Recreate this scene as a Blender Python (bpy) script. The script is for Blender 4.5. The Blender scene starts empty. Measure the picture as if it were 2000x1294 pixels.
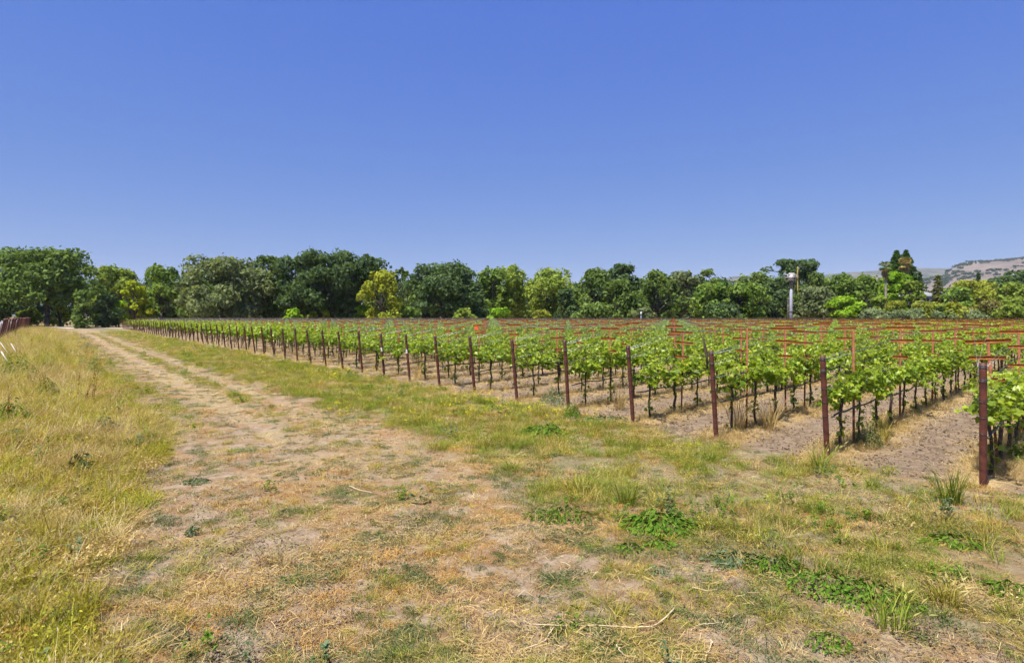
import bpy, math, random
import numpy as np
from mathutils import Vector, Matrix

sc = bpy.context.scene
COL = sc.collection
R = math.radians
rng = np.random.default_rng(7)
random.seed(7)

# ------------------------------------------------------------------ camera, sky, sun, exposure
CAM_H = 2.0
FPX = 1150.0                      # focal length in photograph pixels (2000 wide)
HZ = 617.0                        # horizon line in the photograph
cd = bpy.data.cameras.new('camera')
cam = bpy.data.objects.new('camera', cd)
COL.objects.link(cam)
cam.location = (0, 0, CAM_H)
cam.rotation_euler = (R(90), 0, 0)
cd.sensor_width = 36
cd.lens = 36 * FPX / 2000
cd.shift_y = -(647 - HZ) / 2000
cd.clip_start = 0.1
cd.clip_end = 30000
sc.camera = cam

SUN_EL, SUN_AZ = R(66), R(222)    # azimuth measured from straight ahead towards the right: the sun stands behind and left
world = bpy.data.worlds.new('World')
sc.world = world
world.use_nodes = True
wn = world.node_tree
for n in list(wn.nodes):
    wn.nodes.remove(n)
w_out = wn.nodes.new('ShaderNodeOutputWorld')
w_bg = wn.nodes.new('ShaderNodeBackground')
w_sky = wn.nodes.new('ShaderNodeTexSky')
w_sky.sky_type = 'NISHITA'
w_sky.sun_disc = False
w_sky.sun_elevation = SUN_EL
w_sky.sun_rotation = SUN_AZ
w_sky.altitude = 0
w_sky.air_density = 1.0
w_sky.dust_density = 0.0
w_sky.ozone_density = 10.0
# the sky's own colours, graded channel by channel to the deep clear blue of the day
w_sep = wn.nodes.new('ShaderNodeSeparateColor')
w_com = wn.nodes.new('ShaderNodeCombineColor')
wn.links.new(w_sky.outputs[0], w_sep.inputs[0])
for ch, (ref, out_, g_) in enumerate(((0.75, 0.37, 0.80), (1.56, 0.92, 0.61), (3.47, 3.38, 0.10))):
    m1 = wn.nodes.new('ShaderNodeMath'); m1.operation = 'DIVIDE'; m1.inputs[1].default_value = ref
    m2 = wn.nodes.new('ShaderNodeMath'); m2.operation = 'POWER'; m2.inputs[1].default_value = g_
    m3 = wn.nodes.new('ShaderNodeMath'); m3.operation = 'MULTIPLY'; m3.inputs[1].default_value = out_
    wn.links.new(w_sep.outputs[ch], m1.inputs[0]); wn.links.new(m1.outputs[0], m2.inputs[0])
    wn.links.new(m2.outputs[0], m3.inputs[0]); wn.links.new(m3.outputs[0], w_com.inputs[ch])
wn.links.new(w_com.outputs[0], w_bg.inputs['Color'])
w_bg.inputs['Strength'].default_value = 0.1
wn.links.new(w_bg.outputs[0], w_out.inputs[0])

sd = bpy.data.lights.new('sun', 'SUN')
sd.energy = 4.6
sd.angle = R(0.53)
sd.color = (1.0, 0.955, 0.88)
sun = bpy.data.objects.new('sun', sd)
COL.objects.link(sun)
to_sun = Vector((math.sin(SUN_AZ) * math.cos(SUN_EL), math.cos(SUN_AZ) * math.cos(SUN_EL), math.sin(SUN_EL)))
sun.rotation_euler = to_sun.to_track_quat('Z', 'Y').to_euler()
sun.location = (0, 0, 60)

sc.view_settings.view_transform = 'Standard'
sc.view_settings.look = 'None'
sc.view_settings.gamma = 1
sc.view_settings.exposure = 0.95
sc.view_settings.use_curve_mapping = False
sc.cycles.max_bounces = 4
sc.cycles.use_adaptive_sampling = True
sc.cycles.adaptive_threshold = 0.03
sc.cycles.diffuse_bounces = 2
sc.cycles.transmission_bounces = 4
sc.cycles.glossy_bounces = 2
sc.cycles.volume_bounces = 0

# ------------------------------------------------------------------ mesh helpers
class MB:
    """collects triangles/quads; build() links them as ONE mesh object"""
    def __init__(self):
        self.v, self.q, self.t, self.var, self.n = [], [], [], [], 0
    def add(self, v, f, var=0.5):
        v = np.asarray(v, float).reshape(-1, 3)
        f = np.asarray(f, int)
        if f.shape[1] == 4:
            self.q.append(f + self.n)
        else:
            self.t.append(f + self.n)
        self.v.append(v)
        self.var.append(np.broadcast_to(np.asarray(var, float), (len(v),)))
        self.n += len(v)
        return self
    def mesh(self, name, mats, smooth=False):
        v = np.concatenate(self.v)
        q = np.concatenate(self.q) if self.q else np.zeros((0, 4), int)
        t = np.concatenate(self.t) if self.t else np.zeros((0, 3), int)
        me = bpy.data.meshes.new(name)
        me.vertices.add(len(v))
        me.vertices.foreach_set('co', v.astype(np.float32).ravel())
        me.loops.add(q.size + t.size)
        me.loops.foreach_set('vertex_index', np.concatenate([q.ravel(), t.ravel()]).astype(np.int32))
        me.polygons.add(len(q) + len(t))
        starts = np.concatenate([np.arange(len(q)) * 4, q.size + np.arange(len(t)) * 3]).astype(np.int32)
        me.polygons.foreach_set('loop_start', starts)
        me.update(calc_edges=True)
        a = me.attributes.new('var', 'FLOAT', 'POINT')
        a.data.foreach_set('value', np.concatenate(self.var).astype(np.float32))
        if smooth:
            me.polygons.foreach_set('use_smooth', np.ones(len(me.polygons), bool))
        for m in (mats if isinstance(mats, (list, tuple)) else [mats]):
            me.materials.append(m)
        return me
    def build(self, name, mat, parent=None, smooth=False, col=None):
        return link(name, self.mesh(name, mat, smooth), parent, col)
    def box(self, c, s, rz=0.0, var=0.5):
        c = np.array(c, float); s = np.array(s, float) / 2
        p = np.array([[x, y, z] for z in (-1, 1) for y in (-1, 1) for x in (-1, 1)], float) * s
        if rz:
            k, m = math.cos(rz), math.sin(rz)
            p = p @ np.array([[k, m, 0], [-m, k, 0], [0, 0, 1]])
        return self.add(p + c, [[0, 2, 3, 1], [4, 5, 7, 6], [0, 1, 5, 4], [2, 6, 7, 3], [0, 4, 6, 2], [1, 3, 7, 5]], var)
    def tube(self, pts, rad, seg=6, cap=True, var=0.5):
        pts = np.asarray(pts, float)
        n = len(pts)
        rad = np.broadcast_to(np.asarray(rad, float), (n,))
        d = np.gradient(pts, axis=0)
        d /= np.linalg.norm(d, axis=1)[:, None] + 1e-9
        ref = np.tile([0, 0, 1.0], (n, 1))
        ref[np.abs(d[:, 2]) > 0.8] = (1, 0, 0)
        if (np.abs(d[:, 2]) > 0.8).any():
            ref[:] = (1, 0.1, 0) if np.abs(d[:, 0]).mean() < 0.7 else (0, 1, 0.1)
        a = np.cross(d, ref); a /= np.linalg.norm(a, axis=1)[:, None] + 1e-9
        b = np.cross(d, a)
        th = np.linspace(0, 2 * math.pi, seg, endpoint=False)
        ring = a[:, None, :] * np.cos(th)[None, :, None] + b[:, None, :] * np.sin(th)[None, :, None]
        v = (pts[:, None, :] + ring * rad[:, None, None]).reshape(-1, 3)
        f = []
        for i in range(n - 1):
            for j in range(seg):
                k = (j + 1) % seg
                f.append([i * seg + j, (i + 1) * seg + j, (i + 1) * seg + k, i * seg + k])
        self.add(v, f, var)
        if cap:
            for i0, sgn in ((0, 1), ((n - 1) * seg, -1)):
                base = self.n - n * seg if i0 == 0 else self.n - n * seg
            off = self.n - n * seg
            tl = []
            for j in range(1, seg - 1):
                tl.append([off, off + j, off + j + 1])
                e = off + (n - 1) * seg
                tl.append([e, e + j + 1, e + j])
            self.t.append(np.array(tl, int))
        return self

def link(name, data, parent=None, col=None):
    o = bpy.data.objects.new(name, data)
    (col or COL).objects.link(o)
    if parent is not None:
        o.parent = parent
    return o

def tag(o, label=None, cat=None, group=None, kind=None):
    if label: o['label'] = label
    if cat: o['category'] = cat
    if group: o['group'] = group
    if kind: o['kind'] = kind
    return o

def empty(name, loc=(0, 0, 0), rz=0.0):
    o = bpy.data.objects.new(name, None)
    o.empty_display_size = 0.2
    COL.objects.link(o)
    o.location = loc
    o.rotation_euler = (0, 0, rz)
    return o

ONES = 'zeroth first second third fourth fifth sixth seventh eighth ninth tenth eleventh twelfth thirteenth fourteenth fifteenth sixteenth seventeenth eighteenth nineteenth'.split()
TENS = {20: ('twentieth', 'twenty'), 30: ('thirtieth', 'thirty'), 40: ('fortieth', 'forty'), 50: ('fiftieth', 'fifty'), 60: ('sixtieth', 'sixty'), 70: ('seventieth', 'seventy')}
def ordinal(n):
    if n < 20: return ONES[n]
    t = n // 10 * 10
    return TENS[t][0] if n == t else TENS[t][1] + '-' + ONES[n - t]

# ------------------------------------------------------------------ noise
def _h(ix, iy, seed):
    h = (ix.astype(np.int64) * 374761393 + iy.astype(np.int64) * 668265263 + seed * 1442695041) & 0xffffffff
    h = ((h ^ (h >> 13)) * 1274126177) & 0xffffffff
    h = (h ^ (h >> 16)) & 0xffffffff
    return h / 4294967295.0
def vnoise(x, y, seed=0):
    x = np.asarray(x, float); y = np.asarray(y, float)
    ix, iy = np.floor(x), np.floor(y)
    fx, fy = x - ix, y - iy
    fx = fx * fx * (3 - 2 * fx); fy = fy * fy * (3 - 2 * fy)
    a = _h(ix, iy, seed); b = _h(ix + 1, iy, seed); c = _h(ix, iy + 1, seed); d = _h(ix + 1, iy + 1, seed)
    return (a * (1 - fx) + b * fx) * (1 - fy) + (c * (1 - fx) + d * fx) * fy
def fbm(x, y, seed=0, oct=4):
    s, a, t = 0, 0.5, 0
    for i in range(oct):
        s = s + a * vnoise(x * 2 ** i + 13.1 * i, y * 2 ** i + 7.7 * i, seed + i); t += a; a *= 0.5
    return s / t
def sstep(a, b, x):
    t = np.clip((x - a) / (b - a), 0, 1)
    return t * t * (3 - 2 * t)

# ------------------------------------------------------------------ layout of the place (metres, camera at the origin looking along +y)
P0 = np.array([5.45, 6.81])       # nearest end post
RA = np.array([-1.067, 1.373])    # from one row's end post to the next one's
RB = np.array([0.716, 0.698]); RB = RB / np.linalg.norm(RB)   # along a row, away from the track
MI = np.linalg.inv(np.array([RA, RB]).T)
E1 = RA / np.linalg.norm(RA)      # along the track, away
E2 = np.array([E1[1], -E1[0]])    # across the track towards the vines
NROWS = 63
ROW_RZ = math.atan2(RB[1], RB[0])
def uv(x, y):
    return E2[0] * x + E2[1] * y, E1[0] * x + E1[1] * y
U_POST = float(P0 @ E2)
def st(x, y):
    dx, dy = np.asarray(x) - P0[0], np.asarray(y) - P0[1]
    return MI[0, 0] * dx + MI[0, 1] * dy, MI[1, 0] * dx + MI[1, 1] * dy
def bank_edge(u, v):
    return 0.05 + 1.35 * sstep(4, 12, v) + 0.9 * (fbm(v * 0.6, u * 0.6, 5, 3) - 0.5)
def gz(x, y):
    x = np.asarray(x, float); y = np.asarray(y, float)
    u, v = uv(x, y)
    s, t = st(x, y)
    d = np.hypot(x, y)
    fade = 1 - sstep(30, 90, d)
    z = 0.30 * sstep(0.6, -2.2, u - (bank_edge(u, v) - 0.4))
    z = z + (0.05 * (fbm(x * 0.5, y * 0.5, 1, 3) - 0.5) + 0.05 * (fbm(x * 1.9, y * 1.9, 2, 3) - 0.5)) * fade
    trk = sstep(6, 12, v)
    z = z - trk * (0.05 * np.exp(-((u - 2.9) / 0.32) ** 2) + 0.04 * np.exp(-((u - 4.1) / 0.3) ** 2))
    fld = sstep(-0.4, 0.5, t) * fade
    fr = np.abs(s - np.round(s))
    z = z + fld * (0.05 * np.exp(-(fr / 0.16) ** 2) + (0.07 * (fbm(x * 4.5, y * 4.5, 3, 3) - 0.5)) * sstep(0.1, 0.28, fr))
    return z
def gz1(x, y):
    return float(gz(np.array([x]), np.array([y]))[0])
def at_depth(px, Y):
    """world x of something seen at photograph column px, Y metres ahead"""
    return (px - 1000) / FPX * Y
def on_ground(px, py):
    k = py - HZ
    return (px - 1000) / k * CAM_H, FPX * CAM_H / k

# ------------------------------------------------------------------ materials
def new_mat(name):
    m = bpy.data.materials.new(name)
    m.use_nodes = True
    nt = m.node_tree
    for n in list(nt.nodes): nt.nodes.remove(n)
    out = nt.nodes.new('ShaderNodeOutputMaterial')
    return m, nt, out
def nd(nt, t, **kw):
    n = nt.nodes.new(t)
    for k, v in kw.items():
        setattr(n, k, v)
    return n
def mixc(nt, fac, a, b, blend='MIX'):
    n = nt.nodes.new('ShaderNodeMix'); n.data_type = 'RGBA'; n.blend_type = blend
    for s, v in (('Factor', fac), ('A', a), ('B', b)):
        if isinstance(v, (int, float)): n.inputs[s].default_value = v
        elif isinstance(v, tuple): n.inputs[s].default_value = (*v[:3], 1)
        else: nt.links.new(v, n.inputs[s])
    return n.outputs['Result']
def math_n(nt, op, a, b=None, clamp=False):
    n = nt.nodes.new('ShaderNodeMath'); n.operation = op; n.use_clamp = clamp
    for i, v in enumerate((a, b)):
        if v is None: continue
        if isinstance(v, (int, float)): n.inputs[i].default_value = v
        else: nt.links.new(v, n.inputs[i])
    return n.outputs[0]
def attr(nt, name):
    n = nd(nt, 'ShaderNodeAttribute', attribute_name=name)
    return n.outputs['Fac']
def noise(nt, scale, detail=4, rough=0.6, coord=None, dist=0.0):
    n = nd(nt, 'ShaderNodeTexNoise')
    n.inputs['Scale'].default_value = scale; n.inputs['Detail'].default_value = detail
    n.inputs['Roughness'].default_value = rough; n.inputs['Distortion'].default_value = dist
    if coord is not None: nt.links.new(coord, n.inputs['Vector'])
    return n.outputs['Fac']
def ramp(nt, fac, lo, hi):
    n = nd(nt, 'ShaderNodeMapRange'); n.interpolation_type = 'SMOOTHSTEP'
    nt.links.new(fac, n.inputs['Value'])
    n.inputs['From Min'].default_value = lo; n.inputs['From Max'].default_value = hi
    return n.outputs[0]

def foliage_mat(name, a, b, transl=0.3, rough=0.55, spec=0.3, tr_col=None, rand=0.35, c=None):
    """leaf-like surface: colour runs from a to b with each leaf's own value, some light passes through"""
    m, nt, out = new_mat(name)
    v = attr(nt, 'var')
    col = mixc(nt, v, a, b)
    if c is not None:
        col = mixc(nt, ramp(nt, v, 0.9, 0.97), col, c)
    oi = nd(nt, 'ShaderNodeObjectInfo')
    k = nd(nt, 'ShaderNodeMapRange'); nt.links.new(oi.outputs['Random'], k.inputs['Value'])
    k.inputs['To Min'].default_value = 1 - rand; k.inputs['To Max'].default_value = 1 + rand
    hs = nd(nt, 'ShaderNodeHueSaturation'); nt.links.new(col, hs.inputs['Color']); nt.links.new(k.outputs[0], hs.inputs['Value'])
    if spec > 0.4:
        p = nd(nt, 'ShaderNodeBsdfPrincipled')
        nt.links.new(hs.outputs[0], p.inputs['Base Color'])
        p.inputs['Roughness'].default_value = rough
        p.inputs['Specular IOR Level'].default_value = spec
    else:
        p = nd(nt, 'ShaderNodeBsdfDiffuse')
        nt.links.new(hs.outputs[0], p.inputs['Color'])
    tr = nd(nt, 'ShaderNodeBsdfTranslucent')
    tc = mixc(nt, 1.0, hs.outputs[0], tr_col or (1.25, 1.15, 0.55), 'MULTIPLY')
    nt.links.new(tc, tr.inputs['Color'])
    mx = nd(nt, 'ShaderNodeMixShader'); mx.inputs[0].default_value = transl
    nt.links.new(p.outputs[0], mx.inputs[1]); nt.links.new(tr.outputs[0], mx.inputs[2])
    nt.links.new(mx.outputs[0], out.inputs[0])
    return m
def plain_mat(name, a, b=None, scale=8.0, rough=0.7, metal=0.0, bump=0.0, spec=0.4, bscale=None):
    m, nt, out = new_mat(name)
    p = nd(nt, 'ShaderNodeBsdfPrincipled')
    tc = nd(nt, 'ShaderNodeTexCoord')
    if b is None:
        p.inputs['Base Color'].default_value = (*a, 1)
    else:
        nt.links.new(mixc(nt, ramp(nt, noise(nt, scale, 5, 0.65, tc.outputs['Object']), 0.32, 0.68), a, b), p.inputs['Base Color'])
    p.inputs['Roughness'].default_value = rough
    p.inputs['Metallic'].default_value = metal
    p.inputs['Specular IOR Level'].default_value = spec
    if bump:
        bm = nd(nt, 'ShaderNodeBump'); bm.inputs['Strength'].default_value = bump; bm.inputs['Distance'].default_value = 0.02
        nt.links.new(noise(nt, bscale or scale * 3, 4, 0.6, tc.outputs['Object']), bm.inputs['Height'])
        nt.links.new(bm.outputs[0], p.inputs['Normal'])
    nt.links.new(p.outputs[0], out.inputs[0])
    return m

M = {}
M['rust_dark'] = plain_mat('dark_rusted_steel', (0.070, 0.022, 0.016), (0.165, 0.050, 0.030), 7, 0.62, 0.0, 0.25)
M['rust'] = plain_mat('orange_rusted_steel', (0.21, 0.066, 0.018), (0.40, 0.130, 0.026), 14, 0.75, 0.0, 0.2)
M['rust_orange'] = plain_mat('bright_rusted_channel', (0.29, 0.10, 0.020), (0.46, 0.165, 0.032), 14, 0.8, 0.0, 0.15)
M['rust_far'] = plain_mat('weathered_rusted_steel', (0.105, 0.042, 0.020), (0.19, 0.075, 0.030), 14, 0.8)
M['rust_mid'] = plain_mat('brown_rusted_steel', (0.13, 0.040, 0.015), (0.27, 0.082, 0.023), 14, 0.75, 0.0, 0.2)
M['wire'] = plain_mat('galvanised_wire', (0.30, 0.31, 0.33), None, rough=0.38, metal=0.7)
M['wire_dark'] = plain_mat('weathered_wire', (0.10, 0.095, 0.10), (0.2, 0.19, 0.19), 40, 0.5, 0.5)
M['hose'] = plain_mat('black_polythene', (0.02, 0.02, 0.022), (0.05, 0.045, 0.037), 10, 0.5)
M['bark'] = plain_mat('vine_bark', (0.05, 0.032, 0.024), (0.12, 0.08, 0.055), 30, 0.9, 0, 0.6)
M['tree_bark'] = plain_mat('tree_bark', (0.045, 0.036, 0.03), (0.12, 0.10, 0.085), 2.5, 0.95, 0, 0.5)
M['pale_bark'] = plain_mat('pale_bark', (0.22, 0.18, 0.14), (0.36, 0.30, 0.24), 2.5, 0.95, 0, 0.4)
M['white'] = plain_mat('white_sheet', (0.78, 0.79, 0.8), (0.66, 0.67, 0.68), 6, 0.6)
M['yellow'] = plain_mat('yellow_tape', (0.75, 0.55, 0.04), None, rough=0.5)
M['orange'] = plain_mat('orange_plastic', (0.85, 0.13, 0.02), (0.75, 0.09, 0.015), 5, 0.5)
M['vine_leaf'] = foliage_mat('vine_leaf', (0.125, 0.225, 0.010), (0.46, 0.55, 0.040), 0.42, 0.42, 0.45, (1.3, 1.25, 0.4), 0.15, (0.55, 0.52, 0.08))

# ------------------------------------------------------------------ ground
def graded(n, lo, hi, core):
    """n+1 stations from lo to hi, close together around zero"""
    k = np.linspace(math.asinh(lo / core), math.asinh(hi / core), n + 1)
    return np.sinh(k) * core
def build_ground():
    ys = graded(620, -6, 8800, 5.0)
    xs = graded(560, -7000, 7000, 3.2)
    X, Y = np.meshgrid(xs, ys)
    Z = gz(X, Y)
    v = np.stack([X, Y, Z], -1).reshape(-1, 3)
    nx, ny = len(xs), len(ys)
    i = np.arange(nx - 1)[None, :] + np.arange(ny - 1)[:, None] * nx
    f = np.stack([i, i + 1, i + 1 + nx, i + nx], -1).reshape(-1, 4)
    mb = MB(); mb.add(v, f)
    x, y = v[:, 0], v[:, 1]
    u, w = uv(x, y); s, t = st(x, y)
    me = mb.mesh('ground', ground_mat(), True)
    def put(nm, val):
        a = me.attributes.new(nm, 'FLOAT', 'POINT'); a.data.foreach_set('value', np.clip(val, 0, 1).astype(np.float32))
    infield = sstep(-0.5, 0.2, t + 0.6 * (fbm(x * 1.3, y * 1.3, 11, 3) - 0.5))
    fr = np.abs(s - np.round(s))
    put('soil', infield)
    put('straw', infield * np.exp(-((fr + 0.10 * (fbm(x * 3, y * 3, 12, 3) - 0.5)) / 0.19) ** 2) * sstep(0.3, 0.6, fbm(x * 2.1, y * 2.1, 19, 3) + 0.12))
    edge = bank_edge(u, w)
    put('bank', sstep(0.25, -0.35, u - edge))
    put('green', verge_mask(x, y))
    wob = 0.9 * (fbm(w * 0.35, u * 0.3, 14, 3) - .5)
    put('track', sstep(3, 11, w) * np.maximum(np.exp(-((u - 2.95 - wob) / 0.55) ** 2), 0.7 * np.exp(-((u - 4.2 - wob) / 0.42) ** 2)) * sstep(0.36, 0.62, fbm(x * 1.3, y * 1.3, 15, 4) + 0.04))
    o = link('ground', me)
    tag(o, kind='structure')
    return o
def verge_mask(x, y):
    u, w = uv(x, y); s, t = st(x, y)
    n = fbm(x * 0.8, y * 0.8, 21, 3)
    lo = 4.75 - 0.55 * sstep(9, 3, w)
    m = sstep(lo - 0.35, lo + 0.5, u + 1.7 * (n - 0.5)) * sstep(0.05, -0.55, t + 0.5 * (n - 0.5))
    m = m * (0.35 + 0.65 * sstep(3.2, 8, w) + 0.0 * u)
    far = sstep(16, 30, w)
    mid = sstep(8, 16, w) * 0.42 * np.maximum(np.exp(-((u - 3.52) / 0.22) ** 2), sstep(2.3, 1.9, u)) * sstep(0.3, 0.5, fbm(x * 0.7, y * 0.7, 22, 3))
    return np.clip(m + mid, 0, 1)
def ground_mat():
    m, nt, out = new_mat('ground_earth')
    geo = nd(nt, 'ShaderNodeNewGeometry')
    P = geo.outputs['Position']
    big = noise(nt, 0.7, 4, 0.6, P)
    mid = noise(nt, 4.0, 5, 0.65, P)
    fine = noise(nt, 26.0, 5, 0.7, P)
    fibre = noise(nt, 60.0, 3, 0.7, P, 2.5)
    dust = mixc(nt, ramp(nt, mid, 0.3, 0.7), (0.19, 0.135, 0.086), (0.38, 0.29, 0.195))
    dry = mixc(nt, ramp(nt, fibre, 0.35, 0.68), (0.19, 0.105, 0.05), (0.44, 0.285, 0.135))
    base = mixc(nt, ramp(nt, math_n(nt, 'ADD', math_n(nt, 'MULTIPLY', big, 0.55), math_n(nt, 'MULTIPLY', mid, 0.45)), 0.40, 0.56), dry, dust)
    base = mixc(nt, math_n(nt, 'MULTIPLY', ramp(nt, fine, 0.55, 0.75), 0.55), base, (0.13, 0.085, 0.05))
    track = mixc(nt, ramp(nt, fibre, 0.35, 0.7), (0.22, 0.16, 0.088), (0.47, 0.37, 0.21))
    base = mixc(nt, attr(nt, 'track'), base, track)
    grn = mixc(nt, ramp(nt, fine, 0.35, 0.7), (0.085, 0.10, 0.028), (0.30, 0.25, 0.11))
    base = mixc(nt, math_n(nt, 'MULTIPLY', attr(nt, 'green'), ramp(nt, mid, 0.25, 0.55)), base, grn)
    bank = mixc(nt, ramp(nt, fibre, 0.35, 0.7), (0.075, 0.058, 0.022), (0.30, 0.22, 0.085))
    base = mixc(nt, attr(nt, 'bank'), base, bank)
    soil = mixc(nt, ramp(nt, math_n(nt, 'ADD', math_n(nt, 'MULTIPLY', mid, 0.5), math_n(nt, 'MULTIPLY', fine, 0.5)), 0.36, 0.62), (0.125, 0.086, 0.057), (0.29, 0.215, 0.145))
    base = mixc(nt, attr(nt, 'soil'), base, soil)
    straw = mixc(nt, ramp(nt, fibre, 0.32, 0.68), (0.27, 0.175, 0.075), (0.66, 0.49, 0.24))
    base = mixc(nt, attr(nt, 'straw'), base, straw)
    p = nd(nt, 'ShaderNodeBsdfPrincipled')
    nt.links.new(base, p.inputs['Base Color'])
    p.inputs['Roughness'].default_value = 0.95
    p.inputs['Specular IOR Level'].default_value = 0.1
    b1 = nd(nt, 'ShaderNodeBump'); b1.inputs['Strength'].default_value = 0.8; b1.inputs['Distance'].default_value = 0.03
    nt.links.new(math_n(nt, 'ADD', fine, math_n(nt, 'MULTIPLY', fibre, 0.4)), b1.inputs['Height'])
    nt.links.new(b1.outputs[0], p.inputs['Normal'])
    nt.links.new(p.outputs[0], out.inputs[0])
    return m
build_ground()

# pale gravel lane crossing at the far end of the track
def build_lane():
    mb = MB()
    c = np.array([on_ground(205, 641)])[0]
    n = 14
    pts = [np.array([-88 + 3.4 * i, 93.0 + 0.55 * i + 0.5 * math.sin(i * 0.6)]) for i in range(n)]
    v = []
    for i, p in enumerate(pts):
        d = pts[min(i + 1, n - 1)] - pts[max(i - 1, 0)]; d = d / np.linalg.norm(d)
        q = np.array([-d[1], d[0]])
        for k in (-1.9, 1.9):
            a = p + q * k
            v.append((a[0], a[1], gz1(*a) + 0.04))
    mb.add(v, [[2 * i, 2 * i + 2, 2 * i + 3, 2 * i + 1] for i in range(n - 1)])
    o = mb.build('gravel_lane', plain_mat('pale_gravel', (0.42, 0.37, 0.30), (0.54, 0.49, 0.42), 2.0, 0.95))
    tag(o, kind='structure')
build_lane()

# ------------------------------------------------------------------ hills
def hill_mat():
    m, nt, out = new_mat('dry_hillside')
    geo = nd(nt, 'ShaderNodeNewGeometry'); P = geo.outputs['Position']
    a = noise(nt, 0.006, 5, 0.6, P); b = noise(nt, 0.03, 5, 0.65, P)
    c = mixc(nt, ramp(nt, a, 0.35, 0.65), (0.135, 0.108, 0.092), (0.20, 0.162, 0.136))
    c = mixc(nt, math_n(nt, 'MULTIPLY', ramp(nt, b, 0.56, 0.66), 0.75), c, (0.09, 0.09, 0.05))
    p = nd(nt, 'ShaderNodeBsdfPrincipled'); nt.links.new(c, p.inputs['Base Color']); p.inputs['Roughness'].default_value = 1
    p.inputs['Specular IOR Level'].default_value = 0.0
    nt.links.new(p.outputs[0], out.inputs[0])
    return m
def wood_mat():
    m, nt, out = new_mat('wooded_ridge')
    geo = nd(nt, 'ShaderNodeNewGeometry'); P = geo.outputs['Position']
    b = noise(nt, 0.012, 6, 0.7, P)
    c = mixc(nt, ramp(nt, b, 0.4, 0.62), (0.03, 0.045, 0.025), (0.15, 0.125, 0.085))
    p = nd(nt, 'ShaderNodeBsdfPrincipled'); nt.links.new(c, p.inputs['Base Color']); p.inputs['Roughness'].default_value = 1
    p.inputs['Specular IOR Level'].default_value = 0.0
    nt.links.new(p.outputs[0], out.inputs[0])
    return m
# skyline of each hill as (photograph column, photograph row) seen at its crest distance
HILLS = {}
def hill(name, crest_Y, depth, prof, mat, seed, rough):
    pxs = np.array([p[0] for p in prof], float); pys = np.array([p[1] for p in prof], float)
    Xc = (pxs - 1000) / FPX * crest_Y
    Hc = (HZ - pys) / FPX * crest_Y + CAM_H
    def hz(x, y):
        x = np.asarray(x, float); y = np.asarray(y, float)
        top = np.interp(x / y * crest_Y, Xc, Hc)
        k = np.clip(1 - np.abs(y - crest_Y) / depth, 0, 1)
        k = np.sin(k * math.pi / 2) ** 1.3
        n = fbm(x / (depth * 0.22), y / (depth * 0.22), seed, 5) - 0.5
        rid = np.abs(fbm(x / (depth * 0.35), y / (depth * 0.9), seed + 9, 4) - 0.5) * 2
        return top * k * (1 - 0.30 * (1 - k) * 2 * rid) + n * rough * k * (1.15 - k) * 2 - 4
    nx, ny = 150, 70
    ys = np.linspace(crest_Y - depth, crest_Y + depth, ny)
    sx = np.linspace(Xc[0], Xc[-1], nx)
    S, Y = np.meshgrid(sx, ys)
    X = S * Y / crest_Y
    Z = hz(X, Y)
    i = np.arange(nx - 1)[None, :] + np.arange(ny - 1)[:, None] * nx
    mb = MB(); mb.add(np.stack([X, Y, Z], -1).reshape(-1, 3), np.stack([i, i + 1, i + 1 + nx, i + nx], -1).reshape(-1, 4))
    o = mb.build(name, mat, smooth=True)
    tag(o, kind='structure')
    HILLS[name] = hz
hill('dry_hill', 2100, 900, [(1610, 617), (1680, 570), (1740, 553), (1790, 548), (1840, 540), (1866, 522), (1900, 514), (1960, 511), (2000, 505), (2080, 490), (2200, 478), (2400, 500)], hill_mat(), 31, 26)
hill('wooded_ridge', 4600, 1500, [(1100, 617), (1360, 585), (1425, 541), (1460, 538), (1520, 552), (1580, 541), (1640, 534), (1700, 530), (1790, 523), (1850, 524), (1930, 528), (2050, 530), (2300, 545)], wood_mat(), 41, 30)
hill('far_ridge', 5200, 1500, [(-700, 617), (-300, 600), (200, 603), (700, 606), (1100, 600), (1250, 617)], wood_mat(), 47, 20)

# ------------------------------------------------------------------ trees
def rand_dirs(r, n):
    v = r.normal(size=(n, 3))
    return v / (np.linalg.norm(v, axis=1)[:, None] + 1e-9)
def leaf_quads(mb, r, pos, nrm, size, var, aspect=1.5):
    n = len(pos)
    t = np.cross(nrm, rand_dirs(r, n)); t /= np.linalg.norm(t, axis=1)[:, None] + 1e-9
    b = np.cross(nrm, t)
    sz = size * (0.38 + 1.15 * r.uniform(0, 1, n) ** 1.6)
    L = (sz * aspect / 2)[:, None]; Wd = (sz / 2)[:, None]
    k = nrm * (sz * 0.18)[:, None]
    v = np.stack([pos - t * L, pos + b * Wd + k, pos + t * L, pos - b * Wd + k], 1).reshape(-1, 3)
    f = np.arange(n * 4).reshape(-1, 4)
    mb.add(v, f, np.repeat(var, 4))

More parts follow.
